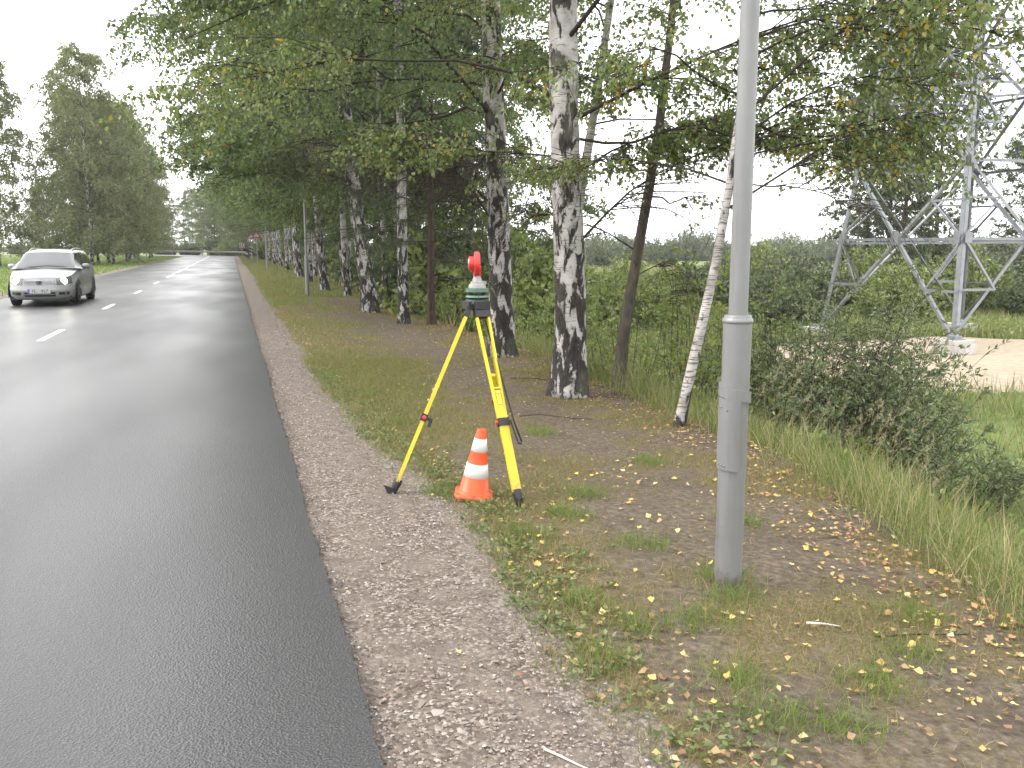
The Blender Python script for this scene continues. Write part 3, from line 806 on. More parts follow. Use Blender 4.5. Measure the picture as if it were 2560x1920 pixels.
g = Geo(); lathe(g, [(0.070, -0.020), (0.082, -0.014), (0.082, 0.014), (0.070, 0.020)], PC, 28, ax=[psd, (0, 0, 1), pax]); 
box(g, (0, 0, 0.162), (0.045, 0.04, 0.03)); put('target_disc', g, M['red'], pr_, False)
g = Geo(); lathe(g, [(0.050, 0.018), (0.050, 0.050), (0.044, 0.058), (0.036, 0.058)], PC, 24, ax=[psd, (0, 0, 1), pax]); put('prism_housing', g, M['red'], pr_, False)
g = Geo(); lathe(g, [(0.035, 0.0585), (0.034, 0.060)], PC, 20, ax=[psd, (0, 0, 1), pax]); put('prism_glass', g, M['steel'], pr_)
g = Geo(); lathe(g, [(0.020, 0.0), (0.020, 0.006)], PC - pax * 0.021 + psd * 0.03 + np.array([0, 0, -.03]), 12, ax=[psd, (0, 0, 1), -pax]); put('side_knob', g, M['red'], pr_)

# ------------------------------------------------------------------ traffic cone
cx_, cy_ = 1.44, 5.44
cone = thing('traffic_cone', 'orange traffic cone with two white bands under the tripod', 'traffic cone', (cx_, cy_, zat(cx_, cy_) + 0.012), R(-17.4))
cone.rotation_euler = (R(2), R(7.5), R(-17.4)); cone.scale = (.88, .88, .92)
g = Geo()
def rr(z): return 0.112 - (0.112 - 0.032) * (z - 0.03) / 0.465
def band(z0, z1, o): return [(rr(z0) + o, z0), (rr(z1) + o, z1)]
bs = []
n = 48
# base: rounded square plate with a raised step
a = np.arange(n) * 2 * np.pi / n
def sq(r, p=6): return r / (np.abs(np.cos(a)) ** p + np.abs(np.sin(a)) ** p) ** (1 / p)
levels = [(0.148, 0.0), (0.152, 0.004), (0.150, 0.022), (0.138, 0.028), (0.130, 0.030), (0.124, 0.042)]
V = []
for i, (r, z) in enumerate(levels):
    q_ = sq(r * 0.93, 6 if i < 4 else 2.2) if i < 4 else np.full(n, r)
    V.append(np.stack([q_ * np.cos(a), q_ * np.sin(a), np.full(n, z)], -1))
V = np.stack(V); idx = np.arange(V.shape[0] * n).reshape(-1, n)
q = np.stack([idx[:-1], np.roll(idx[:-1], -1, 1), np.roll(idx[1:], -1, 1), idx[1:]], -1).reshape(-1, 4)
g.add(V, q)
put('base', g, M['orange'], cone, True)
def ring(name, prof, mat):
    g = Geo(); lathe(g, prof, sides=48); return put(name, g, mat, cone, True)
ring('body', [(0.124, 0.040), (rr(0.046), 0.046), (rr(0.3), 0.3), (rr(0.485), 0.485), (rr(.49) - .003, 0.492), (0.022, 0.494), (0.020, 0.470)], M['orange'])
ring('white_band', [(rr(0.15), 0.149), (rr(0.15) + .0022, 0.150), (rr(0.245) + .0022, 0.245), (rr(0.245), 0.246)], M['cone_white'])
ring('white_band', [(rr(0.335), 0.334), (rr(0.335) + .0022, 0.335), (rr(0.425) + .0022, 0.425), (rr(0.425), 0.426)], M['cone_white'])

# ------------------------------------------------------------------ silver estate car
def car_paint():
    m, nt, b, out = new_mat('silver_car_paint')
    f = noise(nt, obj_co(nt), 3, 5)
    nt.links.new(ramp(nt, f, [(0.3, (0.215, 0.22, 0.214)), (0.7, (0.24, 0.245, 0.239))]), b.inputs['Base Color'])
    b.inputs['Metallic'].default_value = 0.15; b.inputs['Roughness'].default_value = 0.34
    b.inputs['Coat Weight'].default_value = 0.45; b.inputs['Coat Roughness'].default_value = 0.06
    return m
M['car'] = car_paint()
M['glass'] = simple('car_glass', (0.012, 0.014, 0.015), 0.04, 0, 0.2, 5, 0, 0.9, 0.5)
M['tyre'] = simple('tyre_rubber', (0.011, 0.011, 0.012), 0.8, 0, 0.2, 30, 0.2)
M['rim'] = simple('wheel_trim', (0.42, 0.42, 0.43), 0.35, 0.6, 0.1, 20)
M['chrome'] = simple('chrome', (0.38, 0.38, 0.39), 0.15, 0.95, 0.05, 10)
M['lens'] = simple('lamp_lens', (0.11, 0.11, 0.105), 0.12, 0.3, 0.15, 30, 0, 0.8)
M['lit'] = emit('headlight_bulb', (1.0, 0.94, 0.80), 14.0)
M['plate'] = simple('plate_white', (0.36, 0.36, 0.36), 0.5)
M['blue'] = simple('plate_blue', (0.03, 0.10, 0.36), 0.5)
M['ink'] = simple('plate_ink', (0.02, 0.02, 0.02), 0.6)
CARX, CARY = -4.86, 26.08
car = thing('car', 'silver estate car with lit headlights driving in the oncoming lane', 'car', (CARX, CARY, ROAD_Z + 0.001))
CL = 4.40
NP = 61
# half outline of the body in plan, from the middle of the nose round to the middle of the tail
u = np.linspace(0, 1, NP)
hx = np.interp(u, [0, .05, .10, .14, .18, .22, .28, .40, .75, .84, .89, .93, .97, 1], [0, .27, .48, .62, .725, .79, .835, .855, .85, .83, .80, .70, .40, 0])
hy = np.interp(u, [0, .05, .10, .14, .18, .22, .28, .40, .75, .84, .89, .93, .97, 1], [0, .022, .075, .15, .27, .44, .78, 1.5, 3.4, 4.05, 4.26, 4.36, 4.395, 4.40])
def smooth1(v, k=2):
    for _ in range(k):
        w = v.copy(); w[1:-1] = (v[:-2] + 2 * v[1:-1] + v[2:]) / 4; v = w
    return v
hx = smooth1(hx); hy = smooth1(hy)
ztop = np.interp(hy, [0, .15, .35, .7, 1.15, 1.5, 3.6, 4.2, 4.4], [.735, .755, .80, .875, .945, .965, .99, 1.0, .98])
F_ = np.array([0, .05, .14, .25, .36, .44, .48, .55, .66, .78, .88, .95, 1.0])
SW = np.interp(F_, [0, .05, .14, .25, .44, .48, .66, .88, 1.0], [.90, .955, .978, .990, 1.0, .992, .990, .965, .925])
def body_pt(ui, f, off=0.0, side=1):
    x = np.interp(ui, u, hx); y = np.interp(ui, u, hy); zt = np.interp(ui, u, ztop)
    s = np.interp(f, F_, SW)
    nosez = np.interp(f, [0, .3, .46, .5, 1], [.06, .01, 0, .015, .10])
    wn_ = np.clip(1 - y / 0.8, 0, 1)
    X = x * s; Y = y + (1 - s) * (2.2 - y) * 0.25 + nosez * wn_
    Z = .19 + f * (zt - .19)
    x2 = np.interp(ui + .01, u, hx); y2 = np.interp(ui + .01, u, hy); x1 = np.interp(ui - .01, u, hx); y1 = np.interp(ui - .01, u, hy)
    nx, ny = (y2 - y1), -(x2 - x1); l = np.maximum(np.hypot(nx, ny), 1e-6)
    return np.stack([(X + off * nx / l) * side, Y + off * ny / l, Z], -1)
g = Geo()
UU, FF = np.meshgrid(u, F_)
for side in (1, -1):
    Vb = body_pt(UU, FF, 0, side); q = grid_faces(*UU.shape)
    g.add(Vb, q if side == 1 else q[:, ::-1])
top = body_pt(u, np.full(NP, 1.0))
K = np.linspace(-1, 1, 15)
TT = np.stack([top[:, None, 0] * K[None], np.repeat(top[:, None, 1], 15, 1), top[:, None, 2] + 0.055 * (1 - K[None] ** 2) * np.clip(top[:, None, 0] / .6, 0, 1)], -1)
g.add(TT, grid_faces(NP, 15)[:, ::-1])
bot = body_pt(u, np.zeros(NP)); BB = np.stack([bot[:, None, 0] * K[None], np.repeat(bot[:, None, 1], 15, 1), np.repeat(bot[:, None, 2], 15, 1)], -1); g.add(BB, grid_faces(NP, 15))
put('body', g, M['car'], car, True)
# cabin
TV = np.array([0, .1, .2, .3, .4, .48, .55, .60, .66, .74, .85, 1.0])
FX = np.interp(TV, [0, .2, .4, .55, .60, .66, .74, .85, 1], [1, .96, .87, .775, .725, .64, .49, .27, 0])
HZ = np.interp(TV, [0, .2, .4, .55, .60, .66, .74, .85, 1], [0, .34, .68, .90, .938, .962, .982, .996, 1])
def cab_pt(uu, tt, off=0.0, side=1):
    yc = np.interp(uu, [0, .25, .32, .5, .8, .9, 1], [1.02, 1.72, 1.92, 2.5, 3.75, 4.10, 4.36]); zc = np.interp(uu, [0, .06, .25, .32, .5, .8, .9, 1], [.985, 1.10, 1.435, 1.468, 1.50, 1.475, 1.43, 1.0])
    yb = np.interp(uu, [0, .25, .5, .8, 1], [1.30, 1.85, 2.5, 3.72, 4.28]); zb = .955
    wb = np.interp(uu, [0, .25, .8, 1], [.93, .775, .77, .76])
    fx = np.interp(tt, TV, FX); h = np.interp(tt, TV, HZ)
    P = np.stack([wb * fx * side, yb + (yc - yb) * h, zb + (zc - zb) * h], -1)
    if off:
        c = np.array([0, 2.6, 1.0]); dd = P - c; dd[..., 1] *= .55; P = P + norm(dd) * off
    return P
uc = np.linspace(0, 1, 41)
g = Geo()
for side in (1, -1):
    U2, T2 = np.meshgrid(uc, TV); q = grid_faces(*U2.shape); g.add(cab_pt(U2, T2, 0, side), q if side == 1 else q[:, ::-1])
put('cabin', g, M['car'], car, True)
def panel(name, fn, us, vs, off, mat, side, parent=None, thick=0.0):
    g = Geo(); A, B_ = np.meshgrid(us, vs); V = fn(A, B_, off, side); q = grid_faces(*A.shape); g.add(V, q if side == 1 else q[:, ::-1]); return put(name, g, mat, parent or car, True)
# windscreen: one sheet across both halves
A, B_ = np.meshgrid(np.linspace(.012, .235, 10), np.concatenate([np.linspace(.535, .985, 9)]))
V1 = cab_pt(A, B_, .012, 1); V2 = cab_pt(A, B_, .012, -1)
g = Geo(); VV = np.concatenate([V1, V2[::-1]], 0); g.add(VV, grid_faces(VV.shape[0], VV.shape[1])); put('windscreen', g, M['glass'], car, True)
for side in (1, -1):
    for a0, a1 in ((.16, .40), (.425, .64), (.665, .86)):
        panel('side_window', cab_pt, np.linspace(a0, a1, 6), np.linspace(.12, .50, 5), .008, M['glass'], side)
    g = Geo(); P_ = cab_pt(np.linspace(.34, .86, 10), np.full(10, .63), 0.0, side); P_[:, 2] += np.array([0, .035, .045, .048, .048, .048, .048, .045, .035, 0]); tubes(g, [P_], [np.full(10, .014)], 8, True); put('roof_rail', g, M['chrome'], car, True)
    # door mirror
    g = Geo(); mp = np.array([side * .93, 1.62, 1.03]); lathe(g, [(.02, -.10), (.062, -.085), (.075, 0), (.062, .085), (.02, .10)], mp, 14, ax=[(0, .9, 0), (0, 0, 1), (side, .12, 0)]); box(g, mp - np.array([side * .12, -.03, .04]), (.12, .05, .035)); put('door_mirror', g, M['car'], car, True)
    # headlight: housing, lens, burning bulb
    hl = panel('headlight', body_pt, np.linspace(.083, .198, 10), np.linspace(.67, .985, 6), .006, M['lens'], side)
    bp = body_pt(np.array([.128]), np.array([.83]), .012, side)[0]
    g = Geo(); lathe(g, [(.088, 0), (.086, .012), (.05, .022), (.01, .024)], bp + np.array([0, .004, 0]), 20, ax=[(1, 0, 0), (0, 0, 1), norm(np.array([side * .35, -1, 0.15]))]); put('bulb', g, M['lit'], hl, True)
    fg = panel('fog_lamp_recess', body_pt, np.linspace(.095, .165, 7), np.linspace(.20, .335, 4), .006, M['black'], side)
    g = Geo(); fp = body_pt(np.array([.135]), np.array([.265]), .010, side)[0]; lathe(g, [(.034, 0), (.030, .008)], fp, 14, ax=[(1, 0, 0), (0, 0, 1), (side * .4, -1, 0)]); put('fog_lamp', g, M['lens'], fg)
    panel('bumper_seam', body_pt, np.linspace(.205, .30, 6), np.array([.475, .488]), .003, M['black'], side)
    panel('side_trim', body_pt, np.linspace(.36, .72, 10), np.array([.46, .50]), .012, M['car'], side)
    for uu_ in (.455, .60):
        g = Geo(); hp = body_pt(np.array([uu_]), np.array([.90]), .012, side)[0]; box(g, hp, (.02, .16, .025)); put('door_handle', g, M['chrome'], car)
    for uu_ in (.372, .53, .685):
        panel('door_seam', body_pt, np.array([uu_, uu_ + .0025]), np.linspace(.12, .98, 10), .003, M['black'], side)
    # wheels and arches
    for wy in (.86, 3.46):
        g = Geo(); aa = np.linspace(-.35, math.pi + .35, 20)
        for k_, rr_ in ((0, .0), (1, .355)): pass
        wx = side * (np.interp(wy, hy[5:55], hx[5:55]) + .004)
        V = [(wx * .995, wy, .31)] + [(wx, wy + .365 * math.cos(t_), max(.315 + .365 * math.sin(t_), .2)) for t_ in aa]
        t3 = [[0, i, i + 1] for i in range(1, len(aa))]; g.add(V, t=[t_[::-1] for t_ in t3] if side == 1 else t3); put('wheel_arch', g, M['black'], car)
        wc = np.array([side * (abs(wx) - .115), wy, .315])
        w_ = Geo(); lathe(w_, [(.20, -.10), (.30, -.098), (.315, -.07), (.315, .07), (.30, .098), (.205, .100)], wc, 32, ax=[(0, 1, 0), (0, 0, 1), (side, 0, 0)]); wh = put('wheel', w_, M['tyre'], car, True)
        w_ = Geo(); lathe(w_, [(.205, .097), (.20, .104), (.17, .085), (.06, .10), (.03, .106)], wc, 24, ax=[(0, 1, 0), (0, 0, 1), (side, 0, 0)]); put('rim', w_, M['rim'], wh, True)
# grille: dark opening with bright bars, emblem
gu = np.linspace(.0, .078, 7)
def both(name, us, fs, off, mat, parent=None):
    A, B_ = np.meshgrid(us, fs); V1 = body_pt(A, B_, off, 1); V2 = body_pt(A, B_, off, -1)[:, ::-1][:, :-1]
    VV = np.concatenate([V2, V1], 1); g = Geo(); g.add(VV, grid_faces(VV.shape[0], VV.shape[1])); return put(name, g, mat, parent or car, True)
gr = both('grille', gu, np.linspace(.69, .92, 5), .006, M['black'])
for f0 in (.715, .775, .835, .89): both('grille_bar', gu, np.array([f0, f0 + .022]), .016, M['chrome'], gr)
lo_ = both('lower_intake', np.linspace(0, .075, 7), np.linspace(.13, .34, 5), .006, M['black'])
both('intake_bar', np.linspace(0, .073, 7), np.array([.215, .255]), .014, M['car'], lo_)
both('splitter', np.linspace(0, .15, 12), np.array([.02, .10]), .016, M['car'])
both('wiper_cowl', np.array([0.0]), np.array([0.0]), 0, M['black']) if False else None
g = Geo(); tubes(g, [[(-.62, 1.10, 1.0), (-.2, 1.03, 1.035), (.05, 1.0, 1.05), (.5, 1.02, 1.025)]], [[.012] * 4], 6); put('wiper', g, M['black'], car)
eb = thing_pt = body_pt(np.array([0.0]), np.array([.80]), .03, 1)[0]
def ell(rx, rz, cz, r=.006): 
    a_ = np.linspace(0, 2 * np.pi, 25); return np.stack([rx * np.cos(a_), np.full(25, eb[1]), eb[2] + cz + rz * np.sin(a_)], -1), np.full(25, r)
g = Geo()
for rx, rz, cz in ((.070, .047, 0), (.024, .044, 0), (.048, .018, .022)):
    p_, r_ = ell(rx, rz, cz); tubes(g, [p_], [r_], 6)
put('emblem', g, M['ink'], car)
# number plate
g = Geo(); box(g, (0, -.022, .405), (.54, .012, .115)); pl = put('number_plate', g, M['plate'], car)
g = Geo(); box(g, (-.247 * -1 * -1, -.030, .405), (.042, .004, .113)); put('plate_band', g, M['blue'], pl)
def lettering(name, txt, size, loc, rot, mat, parent, ext=0.001):
    cu = bpy.data.curves.new(name, 'FONT'); cu.body = txt; cu.size = size; cu.extrude = ext; cu.align_x = 'CENTER'; cu.align_y = 'CENTER'
    cu.materials.append(mat)
    o = link(name, cu, None, loc); bpy.context.view_layer.update()
    me = bpy.data.meshes.new_from_object(o.evaluated_get(bpy.context.evaluated_depsgraph_get())); bpy.data.objects.remove(o)
    o = link(name, me, parent, loc); o.rotation_euler = rot; return o
lettering('plate_lettering', 'FL-  957', .118, (.02, -.030, .405), (R(90), 0, 0), M['ink'], pl)
g = Geo(); box(g, (0, 2.1, .22), (1.45, 3.6, .1)); put('underbody', g, M['black'], car)

# ------------------------------------------------------------------ lattice mast
Fp, Bp = np.array([23.16, 23.97]), np.array([29.70, 29.49])
feetp = [np.array([23.16, 23.97]), np.array([22.75, 30.75]), np.array([29.6, 30.4]), np.array([29.7, 23.5])]; ctr = sum(feetp) / 4
feetp = feetp[:4]          # front, left, back, right
MZ = zat(*ctr)
mast = thing('lattice_mast', 'tall galvanised steel lattice power mast on the sand patch', 'pylon', (ctr[0], ctr[1], MZ))
HM = 26.0
def corner(k, h):
    f = 1 - h * 0.0335
    p = (feetp[k] - ctr) * f
    return np.array([p[0], p[1], h])
def inward(k):
    v = -(feetp[k] - ctr); v = norm(v); return np.array([v[0], v[1], 0])
B0 = 0.55
for k in range(4):
    a, b = corner(k, B0), corner(k, HM)
    e1 = norm(feetp[(k + 1) % 4] - feetp[k]); e2 = norm(feetp[(k - 1) % 4] - feetp[k])
    g = Geo(); angle_bar(g, a, b, 0.17, 0.018, (*e1, 0), (*e2, 0)); put('leg', g, M['galv'], mast)
    c = corner(k, 0); g = Geo()
    gzf = zat(*feetp[k]) - MZ
    ang = math.atan2(e1[1], e1[0]); axx = [(math.cos(ang), math.sin(ang), 0), (-math.sin(ang), math.cos(ang), 0), (0, 0, 1)]
    box(g, (c[0], c[1], gzf + 0.15), (0.95, 0.95, 0.62), axx); ft = put('footing', g, M['concrete'], mast)
    g = Geo(); box(g, (c[0], c[1], gzf + 0.475), (0.5, 0.5, 0.03), axx); box(g, (c[0], c[1], gzf + .54), (.32, .32, .1), axx); put('base_plate', g, M['galv'], ft)
def face_bar(name, k, h0, s0, h1, s1, w=0.10, off=0.03):
    """member in face k (corner k to k+1): from height h0, fraction s0 to h1, s1."""
    j = (k + 1) % 4
    a = corner(k, h0) * (1 - s0) + corner(j, h0) * s0; b = corner(k, h1) * (1 - s1) + corner(j, h1) * s1
    m = (feetp[k] + feetp[j]) / 2 - ctr; o = np.array([*norm(m), 0])
    g = Geo(); dd = norm(b - a); angle_bar(g, a + o * off, b + o * off, w, 0.012, np.cross(o, dd), -o * 1.0); return put(name, g, M['galv'], mast)
lv = [0.55, 6.5, 11.2, 15.2, 18.6, 21.6, 24.5]
for k in range(4):
    for i in range(len(lv) - 1):
        h0, h1 = lv[i], lv[i + 1]
        w = 0.11 if i == 0 else 0.085
        face_bar('diagonal', k, h0, .02, h1, .98, w, .02); face_bar('diagonal', k, h0, .98, h1, .02, w, -.13 if i == 0 else -.1)
        hm = h0 + (h1 - h0) * (1 - h0 * .0335) / ((1 - h0 * .0335) + (1 - h1 * .0335))
        face_bar('belt', k, hm, .01, hm, .99, 0.095, .05)
        if i > 0: face_bar('belt', k, h0, .01, h0, .99, 0.10, .05)
        # redundant members in the corners of each panel
        fr = 0.46; hl_ = h0 + (hm - h0) * fr
        sl = 0.5 * fr
        for A_, B2 in ((0, sl), (1, 1 - sl)):
            face_bar('strut', k, hl_, A_, hl_, B2, 0.08, .03); face_bar('strut', k, hm, A_, hl_, B2, 0.07, .035)
        hu = hm + (h1 - hm) * .5; su = .25
        for A_, B2 in ((0, su), (1, 1 - su)):
            face_bar('strut', k, hu, A_, hu, B2, 0.07, .03); face_bar('strut', k, hm, A_, hu, B2, 0.06, .035)
def gusset(k, h, s_, w, off):
    j = (k + 1) % 4; p = corner(k, h) * (1 - s_) + corner(j, h) * s_; m = (feetp[k] + feetp[j]) / 2 - ctr; o = np.array([*norm(m), 0]); e_ = np.array([-o[1], o[0], 0])
    g = Geo(); box(g, p + o * off, (w, .014, w * 1.2), [e_, o, (0, 0, 1)]); put('gusset_plate', g, M['galv'], mast)
for k in range(4):
    for i in range(3):
        h0, h1 = lv[i], lv[i + 1]; hm = h0 + (h1 - h0) * (1 - h0 * .0335) / ((1 - h0 * .0335) + (1 - h1 * .0335))
        gusset(k, hm, .5, .42, .075); gusset(k, hm, .03, .30, .078); gusset(k, hm, .97, .30, .078); gusset(k, h1, .03, .30, .08); gusset(k, h1, .97, .30, .08)
for h in (3.75, 9.1, 13.4):           # plan bracing
    for k in (0, 1):
        a, b = corner(k, h), corner(k + 2, h); g = Geo(); bar(g, a * .98, b * .98 + np.array([0, 0, .05 * k]), .08, .08); put('plan_brace', g, M['galv'], mast)
c = corner(3, 2.2); g = Geo(); e = norm(feetp[0] - feetp[3]); o_ = norm((feetp[0] + feetp[3]) / 2 - ctr)
pz_ = c + np.array([*(e * 1.05 + o_ * .16), 0])
ang = math.atan2(e[1], e[0]); box(g, pz_, (.36, .01, .42), [(e[0], e[1], 0), (o_[0], o_[1], 0), (0, 0, 1)]); put('warning_plate', g, M['signyellow'], mast)

# ------------------------------------------------------------------ guardrail and signs at the bend
s = np.linspace(112, 310, 80)
gw = HW + 1.6
c0, n0 = path_pts(s)
pts = c0 + n0 * gw
rail = thing('guardrail', 'long weathered steel guardrail round the outside of the bend', 'guardrail', (pts[0][0], pts[0][1], 0))
prof = [(0, .46), (.05, .50), (.05, .55), (0, .585), (0, .615), (.05, .65), (.05, .70), (0, .74), (.012, .76), (.07, .70), (.07, .645), (.02, .60), (.07, .555), (.07, .50), (.012, .45)]
ps_ = np.array(prof); V = np.concatenate([(pts[:, None, :] - n0[:, None, :] * ps_[None, :, :1]), np.repeat(ps_[None, :, 1:2], len(s), 0)], -1) - np.array([pts[0][0], pts[0][1], 0])
put('rail', Geo().add(V, grid_faces(len(s), len(prof))), M['rust'], rail)
for i in range(0, 80, 2):
    g = Geo(); box(g, (pts[i][0] - pts[0][0] + n0[i][0] * .05, pts[i][1] - pts[0][1] + n0[i][1] * .05, .2), (.1, .1, 1.1)); put('post', g, M['rust'], rail)
def sign_board(name, label, cat, loc, face, rz, h):
    t = thing(name, label, cat, loc, rz)
    g = Geo(); lathe(g, [(.03, -.2), (.03, h)], (0, .02, 0), 10); put('post', g, M['greyplastic'], t)
    face(t, h); return t
def chevron(t, h):
    g = Geo(); box(g, (0, -.02, h - .3), (.75, .02, .75)); p = put('panel', g, M['signback'], t)
    for dx in (-.17, .17):
        g = Geo(); V = [(dx + .16, -.034, h - .3 + .33), (dx - .02, -.034, h - .3 + .33), (dx - .2, -.034, h - .3), (dx - .02, -.034, h - .3 - .33), (dx + .16, -.034, h - .3 - .33), (dx - .02, -.034, h - .3)]
        g.add(V, q=[[0, 1, 2, 5], [5, 2, 3, 4]]); put('chevron', g, M['signred'], p)
def stripes(t, h):
    g = Geo(); box(g, (0, -.02, h - .45), (.4, .02, .9)); p = put('panel', g, M['signback'], t)
    for dz in (-.28, .08):
        g = Geo(); V = [(-.2, -.034, h - .45 + dz + .26), (-.2, -.034, h - .45 + dz + .04), (.2, -.034, h - .45 + dz - .22 + .1), (.2, -.034, h - .45 + dz + .1)]
        g.add(V, q=[[0, 1, 2, 3]]); put('stripe', g, M['ink'], p)
def triangle(t, h):
    g = Geo(); r_ = .52
    V = []
    for yy in (-.035, -.015):
        for a_ in (90, 210, 330): V.append((r_ * math.cos(R(a_)), yy, h - .25 + r_ * math.sin(R(a_))))
    g.add(V, q=[[0, 3, 4, 1], [1, 4, 5, 2], [2, 5, 3, 0]], t=[[0, 1, 2], [3, 5, 4]]); p = put('panel', g, M['signred'], t)
    g = Geo(); r2 = .33; g.add([(r2 * math.cos(R(a_)), -.040, h - .25 + r2 * math.sin(R(a_))) for a_ in (90, 210, 330)], t=[[0, 1, 2]]); put('field', g, M['signback'], p)
rd = lambda x, y: (x, y, zat(x, y))
def pth(s_, o_):
    c_, n_ = path_pts(np.array([s_])); p_ = c_[0] + n_[0] * (HW + o_); return float(p_[0]), float(p_[1])
sign_board('road_sign', 'triangular warning sign with red border nearer to the camera', 'road sign', rd(2.45, 92), triangle, R(-12), 2.95)
sign_board('road_sign', 'triangular warning sign with red border farther along the verge', 'road sign', rd(2.2, 104), triangle, R(8), 2.95)
sign_board('marker_board', 'black and white striped marker at the guardrail end', 'road sign', rd(2.3, 110.8), stripes, 0, 1.6)
a_ = R(40); sign_board('chevron_sign', 'red and white chevron sign nearer the verge, above the guardrail', 'road sign', (*pth(150, 2.6), -.3), chevron, R(10), 2.3)
sign_board('chevron_sign', 'red and white chevron sign in the middle of the bend behind the guardrail', 'road sign', (*pth(173, 2.6), -.3), chevron, R(25), 2.4)

# ------------------------------------------------------------------ pale-roofed building beyond the field on the left
bl = thing('farm_building', 'distant low building with pale roof behind the left trees', 'building', (-118, 172, -0.2), R(35))
g = Geo(); box(g, (0, 0, 1.5), (22, 9, 3.4)); put('wall', g, M['plaster'], bl)
g = Geo(); g.add([(-11.6, -5.2, 3.0), (11.6, -5.2, 3.0), (11.6, 5.2, 3.0), (-11.6, 5.2, 3.0), (-11.6, 0, 6.2), (11.6, 0, 6.2)], q=[[0, 1, 5, 4], [2, 3, 4, 5]], t=[[0, 4, 3], [1, 2, 5]]); put('roof', g, M['roofpale'], bl)
for i in range(5):
    g = Geo(); box(g, (-8 + 4 * i, -4.53, 1.7), (1.2, .08, 1.3)); put('window', g, M['glass'], bl)
# ------------------------------------------------------------------ trees
def leaf_quads(rng, p, size, down=0.6, wid=0.38, axis=None):
    """kite-shaped leaves at points p."""
    n = len(p)
    ax = rng.normal(size=(n, 3)); ax[:, 2] -= down * 2
    if axis is not None: ax = axis + rng.normal(size=(n, 3)) * 0.35
    ax = norm(ax)
    w = norm(np.cross(ax, rng.normal(size=(n, 3))))
    s = (size * rng.uniform(0.75, 1.25, n))[:, None]
    nn = np.cross(ax, w)
    V = np.stack([p, p + ax * s * .42 + w * s * wid + nn * s * .06, p + ax * s, p + ax * s * .42 - w * s * wid + nn * s * .06], 1)
    return V.reshape(-1, 3), np.arange(n * 4).reshape(n, 4)

def along(P, s):
    """points at fraction s on polylines P (B,n,3)."""
    n = P.shape[1]; f = np.clip(s, 0, .9999) * (n - 1); i = f.astype(int); t = (f - i)[:, None]
    b = np.arange(len(P)); return P[b, i] * (1 - t) + P[b, i + 1] * t

